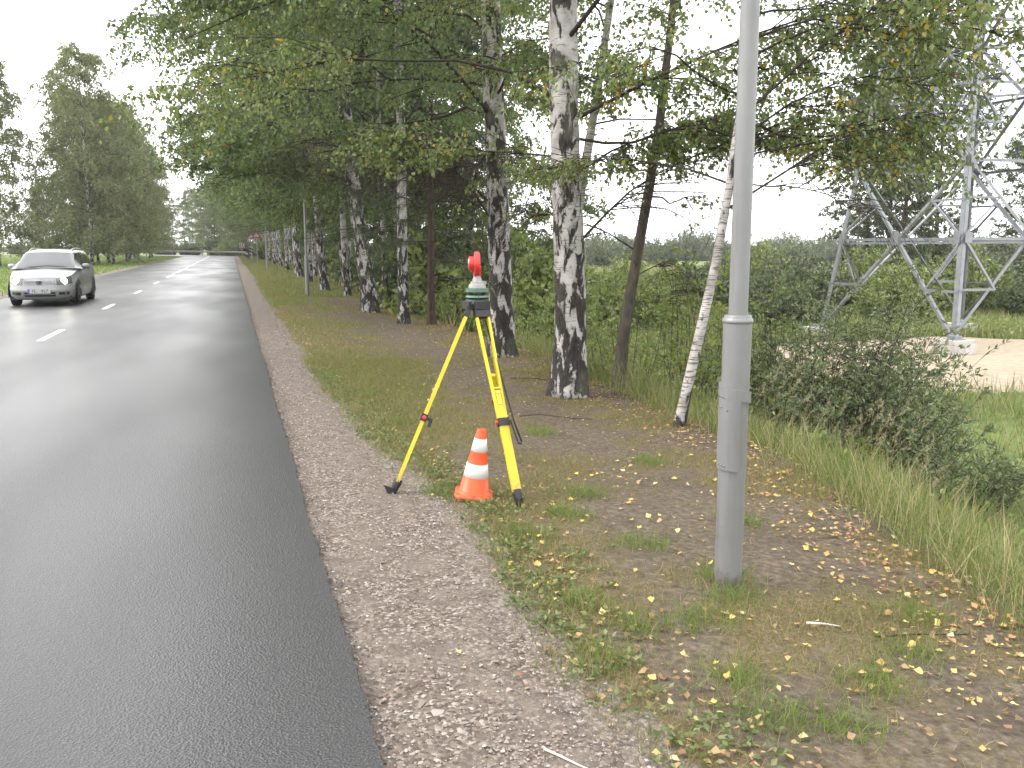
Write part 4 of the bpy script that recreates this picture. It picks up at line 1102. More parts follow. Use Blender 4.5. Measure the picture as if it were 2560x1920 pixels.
def make_tree(seed, H, r0, path, crown_lo, L, nprim, nsec, ntwig, nleaf, leaf, zmin=2.4, bias=None, zvis=None, twig_r=.0022, limbs=(), slope=(.25, 1.2), droop=.62, prof=None, wid=.38, twig_len=(.35, .9), sec_sides=4, keep=None, top=.97, density_pow=1.0, sec_slope=(-.05, .5), yellow=0.0):
    rng = np.random.default_rng(seed)
    tp = np.array(path, float)                      # (k,3): x,y,z of trunk axis
    zt = np.linspace(-.25, H, 26)
    tx = np.interp(zt, tp[:, 2], tp[:, 0]); ty = np.interp(zt, tp[:, 2], tp[:, 1])
    tx = smooth1(tx, 3) + .012 * np.cumsum(rng.normal(size=26)) * .4; ty = smooth1(ty, 3) + .012 * np.cumsum(rng.normal(size=26)) * .4
    tx -= tx[1] ; ty -= ty[1]
    tr = r0 * np.clip(1 - np.clip(zt, 0, H) / H, 0, 1) ** .8 * (1 + .42 * np.exp(-np.clip(zt, 0, 9) / (.9 * r0 + .06)))+ .004
    gT = Geo(); sides = 20 if r0 > .1 else 12
    zf = np.concatenate([np.linspace(-.25, 5, 60), np.linspace(5.3, H, 14)]) if sides == 20 else zt
    PX = np.stack([np.interp(zf, zt, tx), np.interp(zf, zt, ty), zf], -1); RR = np.interp(zf, zt, tr)
    a = np.arange(sides) * 2 * np.pi / sides
    lump = 1 + .10 * (fbm(a[None] * 1.6 + 3, zf[:, None] * 2.6, seed) - .5) * 2 + .05 * (fbm(a[None] * 5, zf[:, None] * 9, seed + 3) - .5) * 2
    lump[:, 0] = lump[:, 0]
    root = np.exp(-np.clip(zf, 0, 9) / .18)[:, None] * .22 * np.cos(a * 5 + seed)[None]
    rad = RR[:, None] * (lump + root)
    V = np.stack([PX[:, None, 0] + rad * np.cos(a), PX[:, None, 1] + rad * np.sin(a), np.repeat(zf[:, None], sides, 1)], -1)
    idx = np.arange(V.shape[0] * sides).reshape(-1, sides)
    gT.add(V, np.stack([idx[:-1], np.roll(idx[:-1], -1, 1), np.roll(idx[1:], -1, 1), idx[1:]], -1).reshape(-1, 4))
    gB = Geo(); gL = Geo()
    k = np.arange(nprim)
    rel_ = ((k + rng.random(nprim)) / nprim) ** density_pow
    hs = crown_lo + (H * top - crown_lo) * rel_
    az = k * 2.399963 + rng.uniform(-.5, .5, nprim)
    if bias is not None:
        ba, bs_ = bias; az = np.where(rng.random(nprim) < bs_, ba + rng.normal(size=nprim) * .7, az)
    pr = prof or ([0, .15, .45, .8, 1], [.85, 1, .8, .45, .12])
    ln = L * np.interp(rel_, *pr) * rng.uniform(.7, 1.15, nprim)
    a_ = np.interp(rel_, [0, 1], slope) + rng.uniform(-.15, .2, nprim); b_ = a_ * .5 + droop * .45 * rng.uniform(.6, 1.3, nprim)
    s = np.linspace(0, 1, 8)
    base = np.stack([np.interp(hs, zt, tx), np.interp(hs, zt, ty), hs], -1)
    wig = np.cumsum(rng.normal(size=(nprim, 8, 3)) * .03, 1) * ln[:, None, None]
    wig[:, 0] = 0
    curve = rng.uniform(-.6, .6, nprim)
    azs = az[:, None] + curve[:, None] * s[None]
    PP = base[:, None] + np.stack([np.cos(azs) * ln[:, None] * s, np.sin(azs) * ln[:, None] * s, ln[:, None] * (a_[:, None] * s - b_[:, None] * s ** 2)], -1) + wig
    if len(limbs):
        LP = np.stack([np.stack([np.interp(s, np.linspace(0, 1, len(l)), np.array(l)[:, j]) for j in range(3)], -1) for l in limbs])
        PP = np.concatenate([PP, LP]); ll = np.linalg.norm(LP[:, -1] - LP[:, 0], axis=-1); ln = np.concatenate([ln, ll]); dv = LP[:, -1] - LP[:, 0]
        az = np.concatenate([az, np.arctan2(dv[:, 1], dv[:, 0])])
    nb = len(PP)
    rb = np.minimum(.004 + .0052 * ln, np.interp(PP[:, 0, 2], zt, tr) * .6)
    tubes(gB, PP, rb[:, None] * (1 - .82 * s[None]), 6)
    # second order
    pi = np.concatenate([np.repeat(np.arange(nb), nsec), np.repeat(np.arange(nprim, nb), int(nsec * 1.6))]); n2 = len(pi)
    s0 = rng.uniform(.12, 1, n2) ** .8
    B2 = along(PP[pi], s0); az2 = az[pi] + rng.choice([-1, 1], n2) * rng.uniform(.25, 1.25, n2) * (1.1 - .4 * s0)
    l2 = ln[pi] * rng.uniform(.18, .42, n2) * (1.15 - .6 * s0) + .25
    s5 = np.linspace(0, 1, 5); a2 = rng.uniform(*sec_slope, n2); b2 = rng.uniform(.3, .8, n2) * droop
    P2 = B2[:, None] + np.stack([np.cos(az2)[:, None] * l2[:, None] * s5, np.sin(az2)[:, None] * l2[:, None] * s5, l2[:, None] * (a2[:, None] * s5 - b2[:, None] * s5 ** 2)], -1)
    P2[:, 1:] += np.cumsum(rng.normal(size=(n2, 4, 3)) * .04, 1) * l2[:, None, None]
    tubes(gB, P2, (.003 + .004 * l2)[:, None] * (1 - .7 * s5[None]), sec_sides)
    # hanging twigs
    ti = np.repeat(np.arange(n2), ntwig); n3 = len(ti)
    s1 = rng.uniform(.05, 1, n3); B3 = along(P2[ti], s1)
    ok = np.ones(n3, bool)
    big = np.ones(n3)
    if zvis is not None:
        hi = B3[:, 2] > zvis; ok &= ~hi | (rng.random(n3) < .28); big = np.where(hi, 1.75, 1.0)
    if keep is not None: ok &= keep(B3, rng)
    ti = ti[ok]; B3 = B3[ok]; big = big[ok]; n3 = len(ti)
    az3 = az2[ti] + rng.normal(size=n3) * .9; l3 = rng.uniform(*twig_len, n3)
    s4 = np.linspace(0, 1, 4); oh = rng.uniform(.25, .75, n3)
    P3 = B3[:, None] + np.stack([np.cos(az3)[:, None] * (l3 * oh)[:, None] * s4, np.sin(az3)[:, None] * (l3 * oh)[:, None] * s4, -(l3 * droop)[:, None] * (.15 * s4 + .75 * s4 ** 2)], -1)
    if twig_r: tubes(gB, P3, np.full((n3, 4), twig_r) * (1 - .5 * s4[None]), 3)
    li = np.repeat(np.arange(n3), nleaf); sl = rng.uniform(.05, 1, len(li))
    p = along(P3[li], sl) + rng.normal(size=(len(li), 3)) * .022
    zl = zmin + .5 * (fbm(p[:, 0] * 1.1, p[:, 1] * 1.1, seed) - .5) * 2
    m = p[:, 2] > zl
    V, q = leaf_quads(rng, p[m], leaf * big[li][m], .55, wid)
    if yellow:
        yt = (rng.random(n3) < yellow)[li][m]; gY = Geo()
        gL.add(V.reshape(-1, 4, 3)[~yt], np.arange((~yt).sum() * 4).reshape(-1, 4)); gY.add(V.reshape(-1, 4, 3)[yt], np.arange(yt.sum() * 4).reshape(-1, 4))
        return gT, gB, gL, gY
    gL.add(V, q)
    return gT, gB, gL

def plant_tree(name, geos, label, cat, loc, mats, group=None, rz=0, sc=1.0):
    t = thing(name, label, cat, loc, rz, group)
    t.scale = (sc, sc, sc)
    for part, gg, m, sm in zip(('trunk', 'branches', 'crown', 'yellow_sprays'), geos, tuple(mats) + (M['leaf_yellow'],), (True, True, False, False)):
        put(part, gg, m, t, sm)
    return t

def grp(xy): return (xy[0], xy[1], zat(*xy) - .03)
CR = np.array([math.cos(R(17.4)), -math.sin(R(17.4))])      # camera right in plan
ROWG = 'birches of the roadside row on the right'
BM = (M['birch'], M['twig'], M['leaf'])
BMA = (M['birch'], M['twig'], M['leaf_autumn'])
st0 = [(0, 0, -.3), (0, 0, 20)]
WEST = math.pi            # towards the road
# T1: the big trunk in front
plant_tree('birch_tree', make_tree(11, 16.5, .182, [(0, 0, -.3), (.02, .02, 1), (-.10, -.03, 2.6), (-.16, -.05, 4.5), (-.1, 0, 16)], 2.9, 4.3, 38, 14, 9, 12, .052, 2.6, None, 5.6, yellow=.018,
    limbs=[[(0.05, 0, 1.72), (.35, -.05, 2.05), (.75, -.2, 2.45), (1.5, -.3, 2.8), (2.4, -.3, 3.1)], [(-.1, 0, 2.7), (-.5, .2, 2.75), (-1.1, .5, 2.8), (-1.8, 1.0, 3.0)], [(0, 0, 2.5), (.6, .1, 2.85), (1.4, .3, 3.1), (2.3, .2, 3.4)], [(0, 0, 3.1), (.7, -.8, 3.5), (1.6, -1.6, 3.9), (2.6, -2.2, 4.0)]]),
    'thick black and white birch trunk right of the tripod, largest of the row', 'birch', grp((3.66, 9.45)), BMA, ROWG)
# T2: dark-footed birch behind the tripod head
plant_tree('birch_tree', make_tree(12, 17, .185, [(0, 0, -.3), (-.03, 0, 1.5), (-.12, 0, 3), (-.2, 0, 6), (-.2, 0, 17)], 3.0, 4.6, 42, 16, 10, 12, .058, 3.35, (WEST, .5), 7.0, yellow=.008,
    limbs=[[(-.08, 0, 2.0), (-.32, -.05, 2.35), (-.62, -.1, 2.75), (-1.1, -.2, 3.1), (-1.9, -.4, 3.5)], [(-.08, 0, 2.3), (-.4, .05, 2.6), (-.9, .1, 3.0), (-1.6, .2, 3.4), (-2.6, .2, 3.6)], [(0, -.05, 3.05), (-.5, -.4, 2.9), (-1.1, -.7, 2.85), (-1.9, -1.0, 2.9), (-2.9, -1.2, 3.1)],
           [(-.1, 0, 3.6), (-1.0, -.5, 4.4), (-2.1, -.9, 5.0), (-3.2, -1.1, 5.2), (-4.2, -1.3, 4.8)], [(-.1, 0, 4.2), (-1.1, .6, 5.0), (-2.4, 1.2, 5.6), (-3.9, 1.4, 5.5)]]),
    'birch with blackened foot standing right behind the red prism', 'birch', grp((4.0, 13.3)), (M['birch_dark'], M['twig'], M['leaf']), ROWG)
# thin pale stem leaning right just behind T1
plant_tree('birch_tree', make_tree(13, 10, .075, [(0, 0, -.3), (.05, -.02, 1), (.28, -.09, 2.6), (.5, -.16, 4), (1.2, -.4, 10)], 3.2, 2.4, 20, 9, 6, 9, .052, 2.9, None, 6.5, yellow=.04),
    'slim pale birch leaning right from behind the thick trunk', 'birch', grp((4.25, 11.4)), (M['birch_thin'], M['twig'], M['leaf_autumn']), ROWG)
# brown leaning stem, no white bark
plant_tree('alder_tree', make_tree(14, 8.5, .075, [(0, 0, -.3), (.03, -.01, .3), (.22, -.06, 1.6), (.46, -.1, 3.2), (.9, -.2, 8.5)], 2.4, 2.0, 22, 8, 5, 8, .055, 2.2, None, 6, yellow=.06, limbs=[[(.2, -.05, 1.45), (.5, -.1, 1.6), (.65, -.1, 1.35), (.62, -.1, .95)], [(.25, -.05, 1.7), (-.2, .1, 2.0), (-.8, .2, 2.2), (-1.3, .2, 2.1)]]),
    'brown leaning tree stem between the thick birch and the lamp post', 'tree', grp((4.62, 10.2)), (M['alder_bark'], M['twig'], M['leaf_autumn']))
# slender white birch beside the near lamp post, crown leaning right over the bank
def kp(B3, rng): return (B3[:, 2] > 2.3)
plant_tree('birch_tree', make_tree(15, 9.0, .047, [(0, 0, -.3), (.05, -.02, .2), (.22, -.08, 1.0), (.40, -.12, 2.0), (.50, -.15, 3.0), (.7, -.2, 5), (1.0, -.4, 9)], 2.1, 1.9, 32, 9, 6, 9, .046, 2.3, (R(-22), .7), 5.0, yellow=.05,
    limbs=[[(.38, -.1, 2.1), (1.0, -.4, 2.55), (1.4, -.5, 2.85), (1.9, -.7, 2.9)], [(.42, -.1, 2.7), (1.0, -.2, 3.1), (1.5, -.4, 3.3), (2.1, -.6, 3.2)], [(.45, -.1, 2.9), (1.0, -.5, 3.5), (1.5, -.8, 3.9), (2.0, -1.1, 3.9)], [(.45, -.1, 2.3), (.1, .3, 2.5), (-.5, .6, 2.6), (-1.0, .9, 2.5)]], keep=None),
    'slender white birch with black rings leaning beside the near lamp post', 'birch', grp((4.07, 7.54)), (M['birch_thin'], M['twig'], M['leaf_autumn']), ROWG)
# T4 birch, T6 dark leaning trunk, further trees of the row: three kinds of mid-distance birch, copied
plant_tree('birch_tree', make_tree(16, 17, .115, [(0, 0, -.3), (-.05, 0, 2), (-.02, 0, 4), (-.1, 0, 17)], 3.2, 4.8, 44, 15, 9, 11, .075, 3.3, (WEST, .45), 9.5, twig_r=0, yellow=.01),
    'straight white birch between the pine and the dark leaning trunk', 'birch', grp((3.62, 19.6)), BM, ROWG)
plant_tree('birch_tree', make_tree(17, 18, .20, [(0, 0, -.3), (-.1, 0, 1), (-.35, 0, 3), (-.55, 0, 5), (-.6, 0, 18)], 3.3, 5.2, 46, 16, 9, 11, .078, 3.5, (WEST, .5), 10.5, twig_r=0, yellow=.01,
    limbs=[[(-.4, 0, 3.3), (-1.1, -.2, 3.6), (-2.1, -.5, 3.75), (-3.2, -.9, 4.0), (-4.2, -1.1, 4.3)], [(-.45, 0, 4.0), (-1.4, .2, 4.5), (-2.6, .4, 4.8), (-4.0, .6, 4.9)], [(-.45, 0, 4.4), (-1.6, -.8, 5.4), (-3.0, -1.6, 6.2), (-4.6, -2.2, 6.6)]]),
    'thick dark-barked leaning trunk left of the white birch', 'birch', grp((3.36, 23.2)), (M['birch_dark'], M['twig'], M['leaf']), ROWG)
mids = []
for i, (sd_, H_, L_) in enumerate(((21, 17, 4.6), (22, 15.5, 4.2), (23, 18, 5.0))):
    mids.append([gg.mesh('mid_birch', m, sm) for gg, m, sm in zip(make_tree(sd_, H_, .13 + .015 * i, [(0, 0, -.3), (-.1 * i, .05, 3), (-.15, 0, 6), (0, 0, 18)], 3.0, L_, 50, 13, 8, 9, .10, 3.4, (WEST, .35), None, twig_r=0, sec_sides=3, density_pow=.9), BM, (True, True, False))])
def copy_mesh_tree(name, meshes, label, cat, loc, group=None, rz=0, sc=1.0, bark=None, parts=('trunk', 'branches', 'crown')):
    t = thing(name, label, cat, loc, rz, group); t.scale = (sc, sc, sc)
    for p_, me in zip(parts, meshes):
        o = link(p_, me, t)
        if bark and p_ == 'trunk':
            o.material_slots[0].link = 'OBJECT'; o.material_slots[0].material = bark
    return t
ORD = ['first', 'second', 'third', 'fourth', 'fifth', 'sixth', 'seventh', 'eighth', 'ninth', 'tenth', 'eleventh', 'twelfth', 'thirteenth', 'fourteenth', 'fifteenth', 'sixteenth', 'seventeenth', 'eighteenth', 'nineteenth', 'twentieth', 'twenty-first', 'twenty-second', 'twenty-third', 'twenty-fourth', 'twenty-fifth', 'twenty-sixth', 'twenty-seventh', 'twenty-eighth', 'twenty-ninth', 'thirtieth', 'thirty-first', 'thirty-second', 'thirty-third', 'thirty-fourth', 'thirty-fifth', 'thirty-sixth']
rg = random.Random(5)
row = [(4.23, 25.8, .7), (3.76, 31.0, .8), (3.37, 35.1, 1.0), (5.6, 29.5, .9), (6.2, 35, .9), (4.6, 38.5, .9), (3.5, 43, .95), (5.5, 44, 1.0), (3.55, 50.5, 1.1), (4.6, 53, .9), (3.9, 58, 1.0), (5.4, 61, .95), (3.8, 66, 1.0), (4.4, 71, 1.0), (3.9, 77, 1.05), (4.8, 83, 1.0), (3.9, 89, 1.0), (4.4, 96, 1.0), (4.0, 103, 1.05), (4.8, 110, 1.0), (4.2, 118, 1.0), (5.0, 126, 1.1), (4.6, 134, 1.0)]
names = ['thin birch stem just left of the straight white birch', 'slim birch right of the curved white trunk near the second lamp post', 'curved white birch trunk just right of the second lamp post']
for i, (x, y, sc) in enumerate(row):
    lab = names[i] if i < 3 else ORD[i - 3] + ' birch of the dense right-hand row counted beyond the second lamp post'
    copy_mesh_tree('birch_tree', mids[i % 3], lab, 'birch', grp((x, y)), ROWG, rg.uniform(-.5, .5), sc, M['birch_dark'] if i in (8, 5, 11) else M['birch_far'] if i > 4 else None)
# pine among the birches
plant_tree('pine_tree', make_tree(31, 9, .085, [(0, 0, -.3), (.02, 0, 3), (.1, 0, 9)], 1.0, 2.4, 40, 9, 6, 14, .095, .9, None, None, twig_r=.003, slope=(-.12, .6), droop=.35, wid=.09, twig_len=(.15, .4), prof=([0, .25, .6, 1], [.95, 1, .7, .2])),
    'young pine with bare dark trunk and drooping side branches', 'pine', grp((4.15, 19.2)), (M['pine_bark'], M['pine_bark'], M['needle']))
plant_tree('pine_tree', make_tree(32, 8, .07, [(0, 0, -.3), (.02, 0, 8)], .7, 2.0, 34, 8, 5, 12, .10, .6, None, None, twig_r=0, slope=(-.1, .6), droop=.35, wid=.10, twig_len=(.15, .4), prof=([0, .25, .6, 1], [.95, 1, .7, .2])),
    'second pine half hidden behind the straight white birch', 'pine', grp((5.4, 24.5)), (M['pine_bark'], M['pine_bark'], M['needle']))

# left-hand row and the wood closing the bend: four kinds of far birch
fars = []
for i, (sd_, H_, L_) in enumerate(((41, 18.5, 4.2), (42, 16, 3.9), (43, 17.5, 3.6), (44, 14, 3.8))):
    fars.append([gg.mesh('far_birch', m, sm) for gg, m, sm in zip(make_tree(sd_, H_, .15, [(0, 0, -.3), (.1, 0, 4), (0, 0, 18)], 1.4, L_, 76, 9, 6, 7, .18, 1.0, None, None, twig_r=0, sec_sides=3, slope=(.45, 2.0), droop=.7, sec_slope=(.1, 1.2), twig_len=(.6, 1.7), prof=([0, .2, .5, .8, 1], [.8, 1, .9, .62, .22])), (M['birch_dark'], M['twig'], M['leaf_far']), (True, True, False))])
left = [(-11.4, 84, .97, 0), (-10.4, 90, .92, 1), (-13.5, 92, .92, 2), (-11.5, 96, .95, 3), (-10.6, 103, .95, 2), (-13, 100, .9, 0), (-11, 110, .9, 1), (-13.5, 112, .95, 2), (-10.8, 118, .9, 0), (-12, 126, .92, 3), (-10.8, 134, .9, 1), (-13, 140, .9, 2), (-11.6, 148, .9, 0), (-15, 152, .9, 1)]
for i, (x, y, sc, k) in enumerate(left):
    copy_mesh_tree('birch_tree', fars[k], ORD[i] + ' birch of the group left of the road counted from the car', 'birch', grp((x, y)), 'birches left of the road', rg.uniform(0, 6), sc)
for i, (x, y, sc, k) in enumerate([(-18.6, 84.5, .97, 2), (-27, 93, 1.0, 1), (-17.5, 99, .55, 3)]):
    copy_mesh_tree('birch_tree', fars[k], ['loose-crowned birch cut by the left picture edge', 'birch behind the tree at the left picture edge', 'low birch between the left edge tree and the roadside group'][i], 'birch', grp((x, y)), 'birches on the field edge at far left', rg.uniform(0, 6), sc)
wood2 = [(-4, 174, .85), (1, 182, 1.0), (-9, 196, .75), (-2, 196, 1.0), (4, 170, 1.0), (-15, 212, .62), (-6, 208, .9), (-22, 220, .6), (3, 160, 1.0)]
for i, (x, y, sc) in enumerate(wood2):
    w_ = float(lat(x, y))
    if w_ < HW + 5: x += HW + 5 - w_
    copy_mesh_tree('broadleaf_tree', mids[i % 3], ORD[i] + ' dark leafy tree just behind the guardrail at the bend', 'tree', (x, y, -1.6), 'dark trees at the bend', rg.uniform(0, 6), sc, M['birch_dark'])
wood = [(3, 176, 1.0), (9, 168, 1.1), (-3, 192, .9), (5, 190, 1.1), (-8, 214, .8), (-1, 205, 1.0), (-14, 224, .62), (-20, 232, .6), (-27, 228, .62), (-34, 234, .7), (-42, 230, .8), (-52, 236, .8), (-64, 232, .9), (-78, 240, .9), (-94, 236, 1.0), (-112, 242, .9), (-132, 240, 1.0), (12, 182, 1.1), (8, 156, 1.0), (7, 146, 1.0), (10, 200, 1.1), (-150, 236, 1.0)]
for i, (x, y, sc) in enumerate(wood):
    copy_mesh_tree('broadleaf_tree', fars[(i * 7) % 4], ORD[i] + ' tree from the right in the wood behind the bend guardrail', 'tree', (x, y, -.5), 'trees closing the bend', rg.uniform(0, 6), sc, M['twig'])

# ------------------------------------------------------------------ bushes
def make_bush(seed, W, Hh, nstem, nsec, nleaf, leaf, wid=.3, stem_r=.008, lean=(0, 0), open_=.25):
    rng = np.random.default_rng(seed)
    gB = Geo(); gL = Geo()
    az = rng.uniform(0, 2 * np.pi, nstem); rad = W * np.sqrt(rng.random(nstem))
    b = np.stack([.55 * rad * np.cos(az), .55 * rad * np.sin(az), np.full(nstem, -.1)], -1)
    hh = Hh * (1 - .45 * (rad / W) ** 2) * rng.uniform(.6, 1.08, nstem)
    s = np.linspace(0, 1, 6)
    P = b[:, None] + np.stack([(rad * .5 * np.cos(az))[:, None] * s ** 1.4 + lean[0] * hh[:, None] * s ** 1.5, (rad * .5 * np.sin(az))[:, None] * s ** 1.4 + lean[1] * hh[:, None] * s ** 1.5, hh[:, None] * s], -1)
    P[:, 1:] += np.cumsum(rng.normal(size=(nstem, 5, 3)) * .025, 1) * hh[:, None, None]
    tubes(gB, P, np.full((nstem, 6), stem_r) * (1 - .75 * s[None]), 4)
    i2 = np.repeat(np.arange(nstem), nsec); n2 = len(i2); s0 = rng.uniform(open_, 1, n2)
    B2 = along(P[i2], s0); d = rng.normal(size=(n2, 3)); d[:, 2] = np.abs(d[:, 2]) * .6 + .3; d = norm(d)
    l2 = hh[i2] * rng.uniform(.12, .3, n2) * (1.2 - .5 * s0); s4 = np.linspace(0, 1, 4)
    P2 = B2[:, None] + d[:, None] * (l2[:, None] * s4)[..., None] - np.array([0, 0, 1]) * (.25 * l2[:, None] * s4 ** 2)[..., None]
    tubes(gB, P2, np.full((n2, 4), stem_r * .4) * (1 - .6 * s4[None]), 3)
    li = np.repeat(np.arange(n2), nleaf); sl = rng.uniform(.1, 1.02, len(li))
    p = along(P2[li], sl) + rng.normal(size=(len(li), 3)) * leaf * .25
    V, q = leaf_quads(rng, p, np.full(len(p), leaf), 0, wid, axis=d[li] * .7 + rng.normal(size=(len(li), 3)) * .6)
    gL.add(V, q)
    return gB, gL
def plant_bush(name, label, cat, xy, geos, mat, group=None, stem=None, dz=0):
    t = thing(name, label, cat, (xy[0], xy[1], zat(*xy) - .05 + dz), 0, group)
    put('stems', geos[0], stem or M['twig'], t); put('crown', geos[1], mat, t); return t
plant_bush('willow_bush', 'big dark grey-green willow bush on the bank beside the lamp post', 'bush', (6.9, 9.3), make_bush(51, 1.7, 3.3, 150, 18, 13, .066, .19, .009, (.08, -.05)), M['willow'])
plant_bush('willow_bush', 'willow bush leaning right in front of the sand patch', 'bush', (8.3, 9.9), make_bush(52, 1.3, 2.0, 90, 16, 13, .064, .19, .009, (.22, -.1)), M['willow'])
plant_bush('willow_bush', 'low feathery willow bush at the right end of the bushes', 'bush', (9.9, 9.9), make_bush(53, .9, 1.25, 36, 14, 12, .062, .18, .007, (.2, -.1)), M['willow'])
plant_bush('willow_bush', 'willow bush just left of the lamp post behind the slender birch', 'bush', (7.0, 11.4), make_bush(54, 1.1, 2.2, 40, 12, 11, .06, .2, .009), M['bush'])
saps = [(5.0, 10.9, 2.1, 161, 'bush'), (6.4, 9.9, 3.0, 162, 'sapling'), (5.7, 13.9, 2.3, 163, 'sapling'), (7.2, 12.6, 3.5, 164, 'bush'), (8.4, 14.2, 3.6, 165, 'sapling'), (6.4, 17.0, 2.5, 166, 'sapling'), (5.9, 19.5, 2.2, 167, 'bush'), (7.9, 18.5, 2.8, 168, 'bush'), (9.4, 17.0, 2.8, 169, 'sapling'), (5.4, 9.4, 2.2, 61, 'sapling'), (5.9, 11.0, 3.2, 62, 'sapling'), (5.1, 12.2, 1.9, 63, 'sapling'), (6.6, 13.4, 2.6, 64, 'bush'), (5.2, 15.2, 2.0, 65, 'sapling'), (5.0, 17.5, 1.8, 66, 'bush'), (6.2, 8.2, 1.5, 67, 'sapling'), (7.4, 15.5, 2.8, 68, 'sapling'), (4.9, 21.0, 1.6, 69, 'bush'), (5.6, 10.0, 2.7, 70, 'sapling')]
slab = ['small green shrub just behind the foot of the thick birch', 'leafy sapling between the brown stem and the slender birch', 'loose sapling down the bank between the two big birches', 'tall green shrub behind the brown stem', 'far light-green shrub seen past the slender birch', 'shrub right of the dark-footed birch, farther down', 'shrub just right of the pine trunk', 'rounded green shrub on the meadow edge behind the prism', 'light shrub on the meadow between the big birches', 'thin leafy sapling right behind the thick birch foot', 'tall loose sapling with yellowish leaves behind the brown stem', 'low sapling between the two big birch trunks', 'bushy green sapling lower on the bank', 'sapling to the right of the dark-footed birch', 'low shrub at the foot of the pine', 'small sapling under the slender white birch', 'tall sapling far down the bank behind the brown stem', 'small shrub among the distant trunks behind the pine', 'thin sapling beside the brown leaning stem']
for (x, y, h, sd_, mk), lb in zip(saps, slab):
    plant_bush('sapling', lb, 'sapling', (x, y), make_bush(sd_, .75, h, 12, 9, 9, .065, .33, .008, (.03, 0), .12), M[mk], 'saplings on the bank', M['alder_bark'])
# bushes and trees beyond the meadow, shared meshes
bmesh_ = []
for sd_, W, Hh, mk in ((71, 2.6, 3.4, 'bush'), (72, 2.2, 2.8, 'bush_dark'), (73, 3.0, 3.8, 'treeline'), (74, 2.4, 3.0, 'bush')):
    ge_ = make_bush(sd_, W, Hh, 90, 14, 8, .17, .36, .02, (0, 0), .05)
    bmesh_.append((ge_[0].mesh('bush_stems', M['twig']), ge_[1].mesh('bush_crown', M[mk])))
def place(x, y, d, fx):      # x in picture terms: tangent right of the camera axis, d metres ahead
    return (d * (fx * CR[0] + math.sin(R(17.4))), d * (fx * CR[1] + math.cos(R(17.4))))
BG = 'bushes beyond the meadow'
bushes = [(.06, 38, 3, .7), (.10, 42, 0, .75), (.16, 40, 3, .7), (.02, 40, 0, .8), (-.05, 45, 1, .9), (.03, 55, 0, 1.0), (-.03, 62, 1, 1.1), (.07, 72, 3, 1.0), (.13, 70, 0, .9), (.17, 60, 3, .8), (.21, 66, 1, 1.0), (.25, 52, 1, 1.05), (.29, 46, 1, .95), (.27, 60, 0, 1.2), (.33, 55, 2, 1.05), (.36, 50, 1, .95), (.40, 52, 0, 1.1), (.44, 48, 3, 1.0), (.47, 55, 1, 1.2), (.51, 50, 0, 1.05), (.55, 54, 2, 1.1), (.59, 46, 1, .9), (.61, 52, 0, 1.0), (.31, 40, 1, .8), (.43, 44, 3, .85), (-.09, 70, 0, 1.0), (-.14, 60, 1, 1.0)]
for i, (fx, d, k, sc) in enumerate(bushes):
    x, y = place(0, 0, d, fx)
    copy_mesh_tree('bush', bmesh_[k], ORD[i] + ' bush in the band of bushes beyond the meadow', 'bush', (x, y, zat(x, y) - .1), BG, rg.uniform(0, 6), sc, None, ('stems', 'crown'))
# tall upright trees behind the mast
ups = [gg.mesh('upright_tree', m, sm) for gg, m, sm in zip(make_tree(81, 17, .17, [(0, 0, -.3), (.1, 0, 4), (0, 0, 18)], 1.8, 3.6, 60, 10, 6, 8, .15, 1.5, None, None, twig_r=0, sec_sides=3, slope=(.9, 2.2), droop=.3, sec_slope=(.3, 1.6), prof=([0, .3, .6, .85, 1], [.7, 1, .9, .6, .2])), (M['twig'], M['twig'], M['bush_dark']), (True, True, False))]
for i, (fx, d, sc) in enumerate([(.395, 62, .93), (.435, 58, .98), (.47, 61, 1.0), (.42, 66, 1.0), (.615, 58, .75), (.57, 66, .72)]):
    x, y = place(0, 0, d, fx)
    copy_mesh_tree('poplar_tree', ups, ['left-hand tall upright tree of the clump behind the mast', 'front tall upright tree behind the mast', 'right-hand tall upright tree of the clump behind the mast', 'rear tall upright tree behind the mast', 'dark tree right of the mast at the picture edge', 'lower tree filling the gap right of the mast', 'dark tree just outside the right picture edge'][i], 'tree', (x, y, zat(x, y)), 'tall trees behind the mast', rg.uniform(0, 6), sc)
# far treeline across the meadow
fl = 0
for i in range(46):
    fx = -.10 + .80 * (i + rg.random() * .6) / 46; d = rg.uniform(150, 260)
    x, y = place(0, 0, d, fx)
    k = 2 if rg.random() < .7 else 1
    copy_mesh_tree('far_tree', bmesh_[k], 'grey-green tree of the far treeline on the horizon', 'tree', (x, y, -2.2), 'far treeline on the horizon', rg.uniform(0, 6), rg.uniform(1.5, 2.3) * d / 200, None, ('stems', 'crown'))
# dark undergrowth behind the trunks of the row and under the wood at the bend
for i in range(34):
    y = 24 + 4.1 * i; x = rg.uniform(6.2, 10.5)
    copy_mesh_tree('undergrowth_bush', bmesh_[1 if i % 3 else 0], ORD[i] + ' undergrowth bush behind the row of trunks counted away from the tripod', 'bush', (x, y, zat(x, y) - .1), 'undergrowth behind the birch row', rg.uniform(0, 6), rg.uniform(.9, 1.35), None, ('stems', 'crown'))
for i in range(36):
    sx_ = 114 + 6.0 * i; c_, n_ = path_pts(np.array([sx_])); p_ = c_[0] + n_[0] * (HW + rg.uniform(4.5, 9))
    copy_mesh_tree('undergrowth_bush', bmesh_[1 if i % 4 else 0], ORD[i] + ' bush behind the guardrail counted from the right end', 'bush', (p_[0], p_[1], -.4), 'bushes behind the guardrail', rg.uniform(0, 6), rg.uniform(.9, 1.5), None, ('stems', 'crown'))
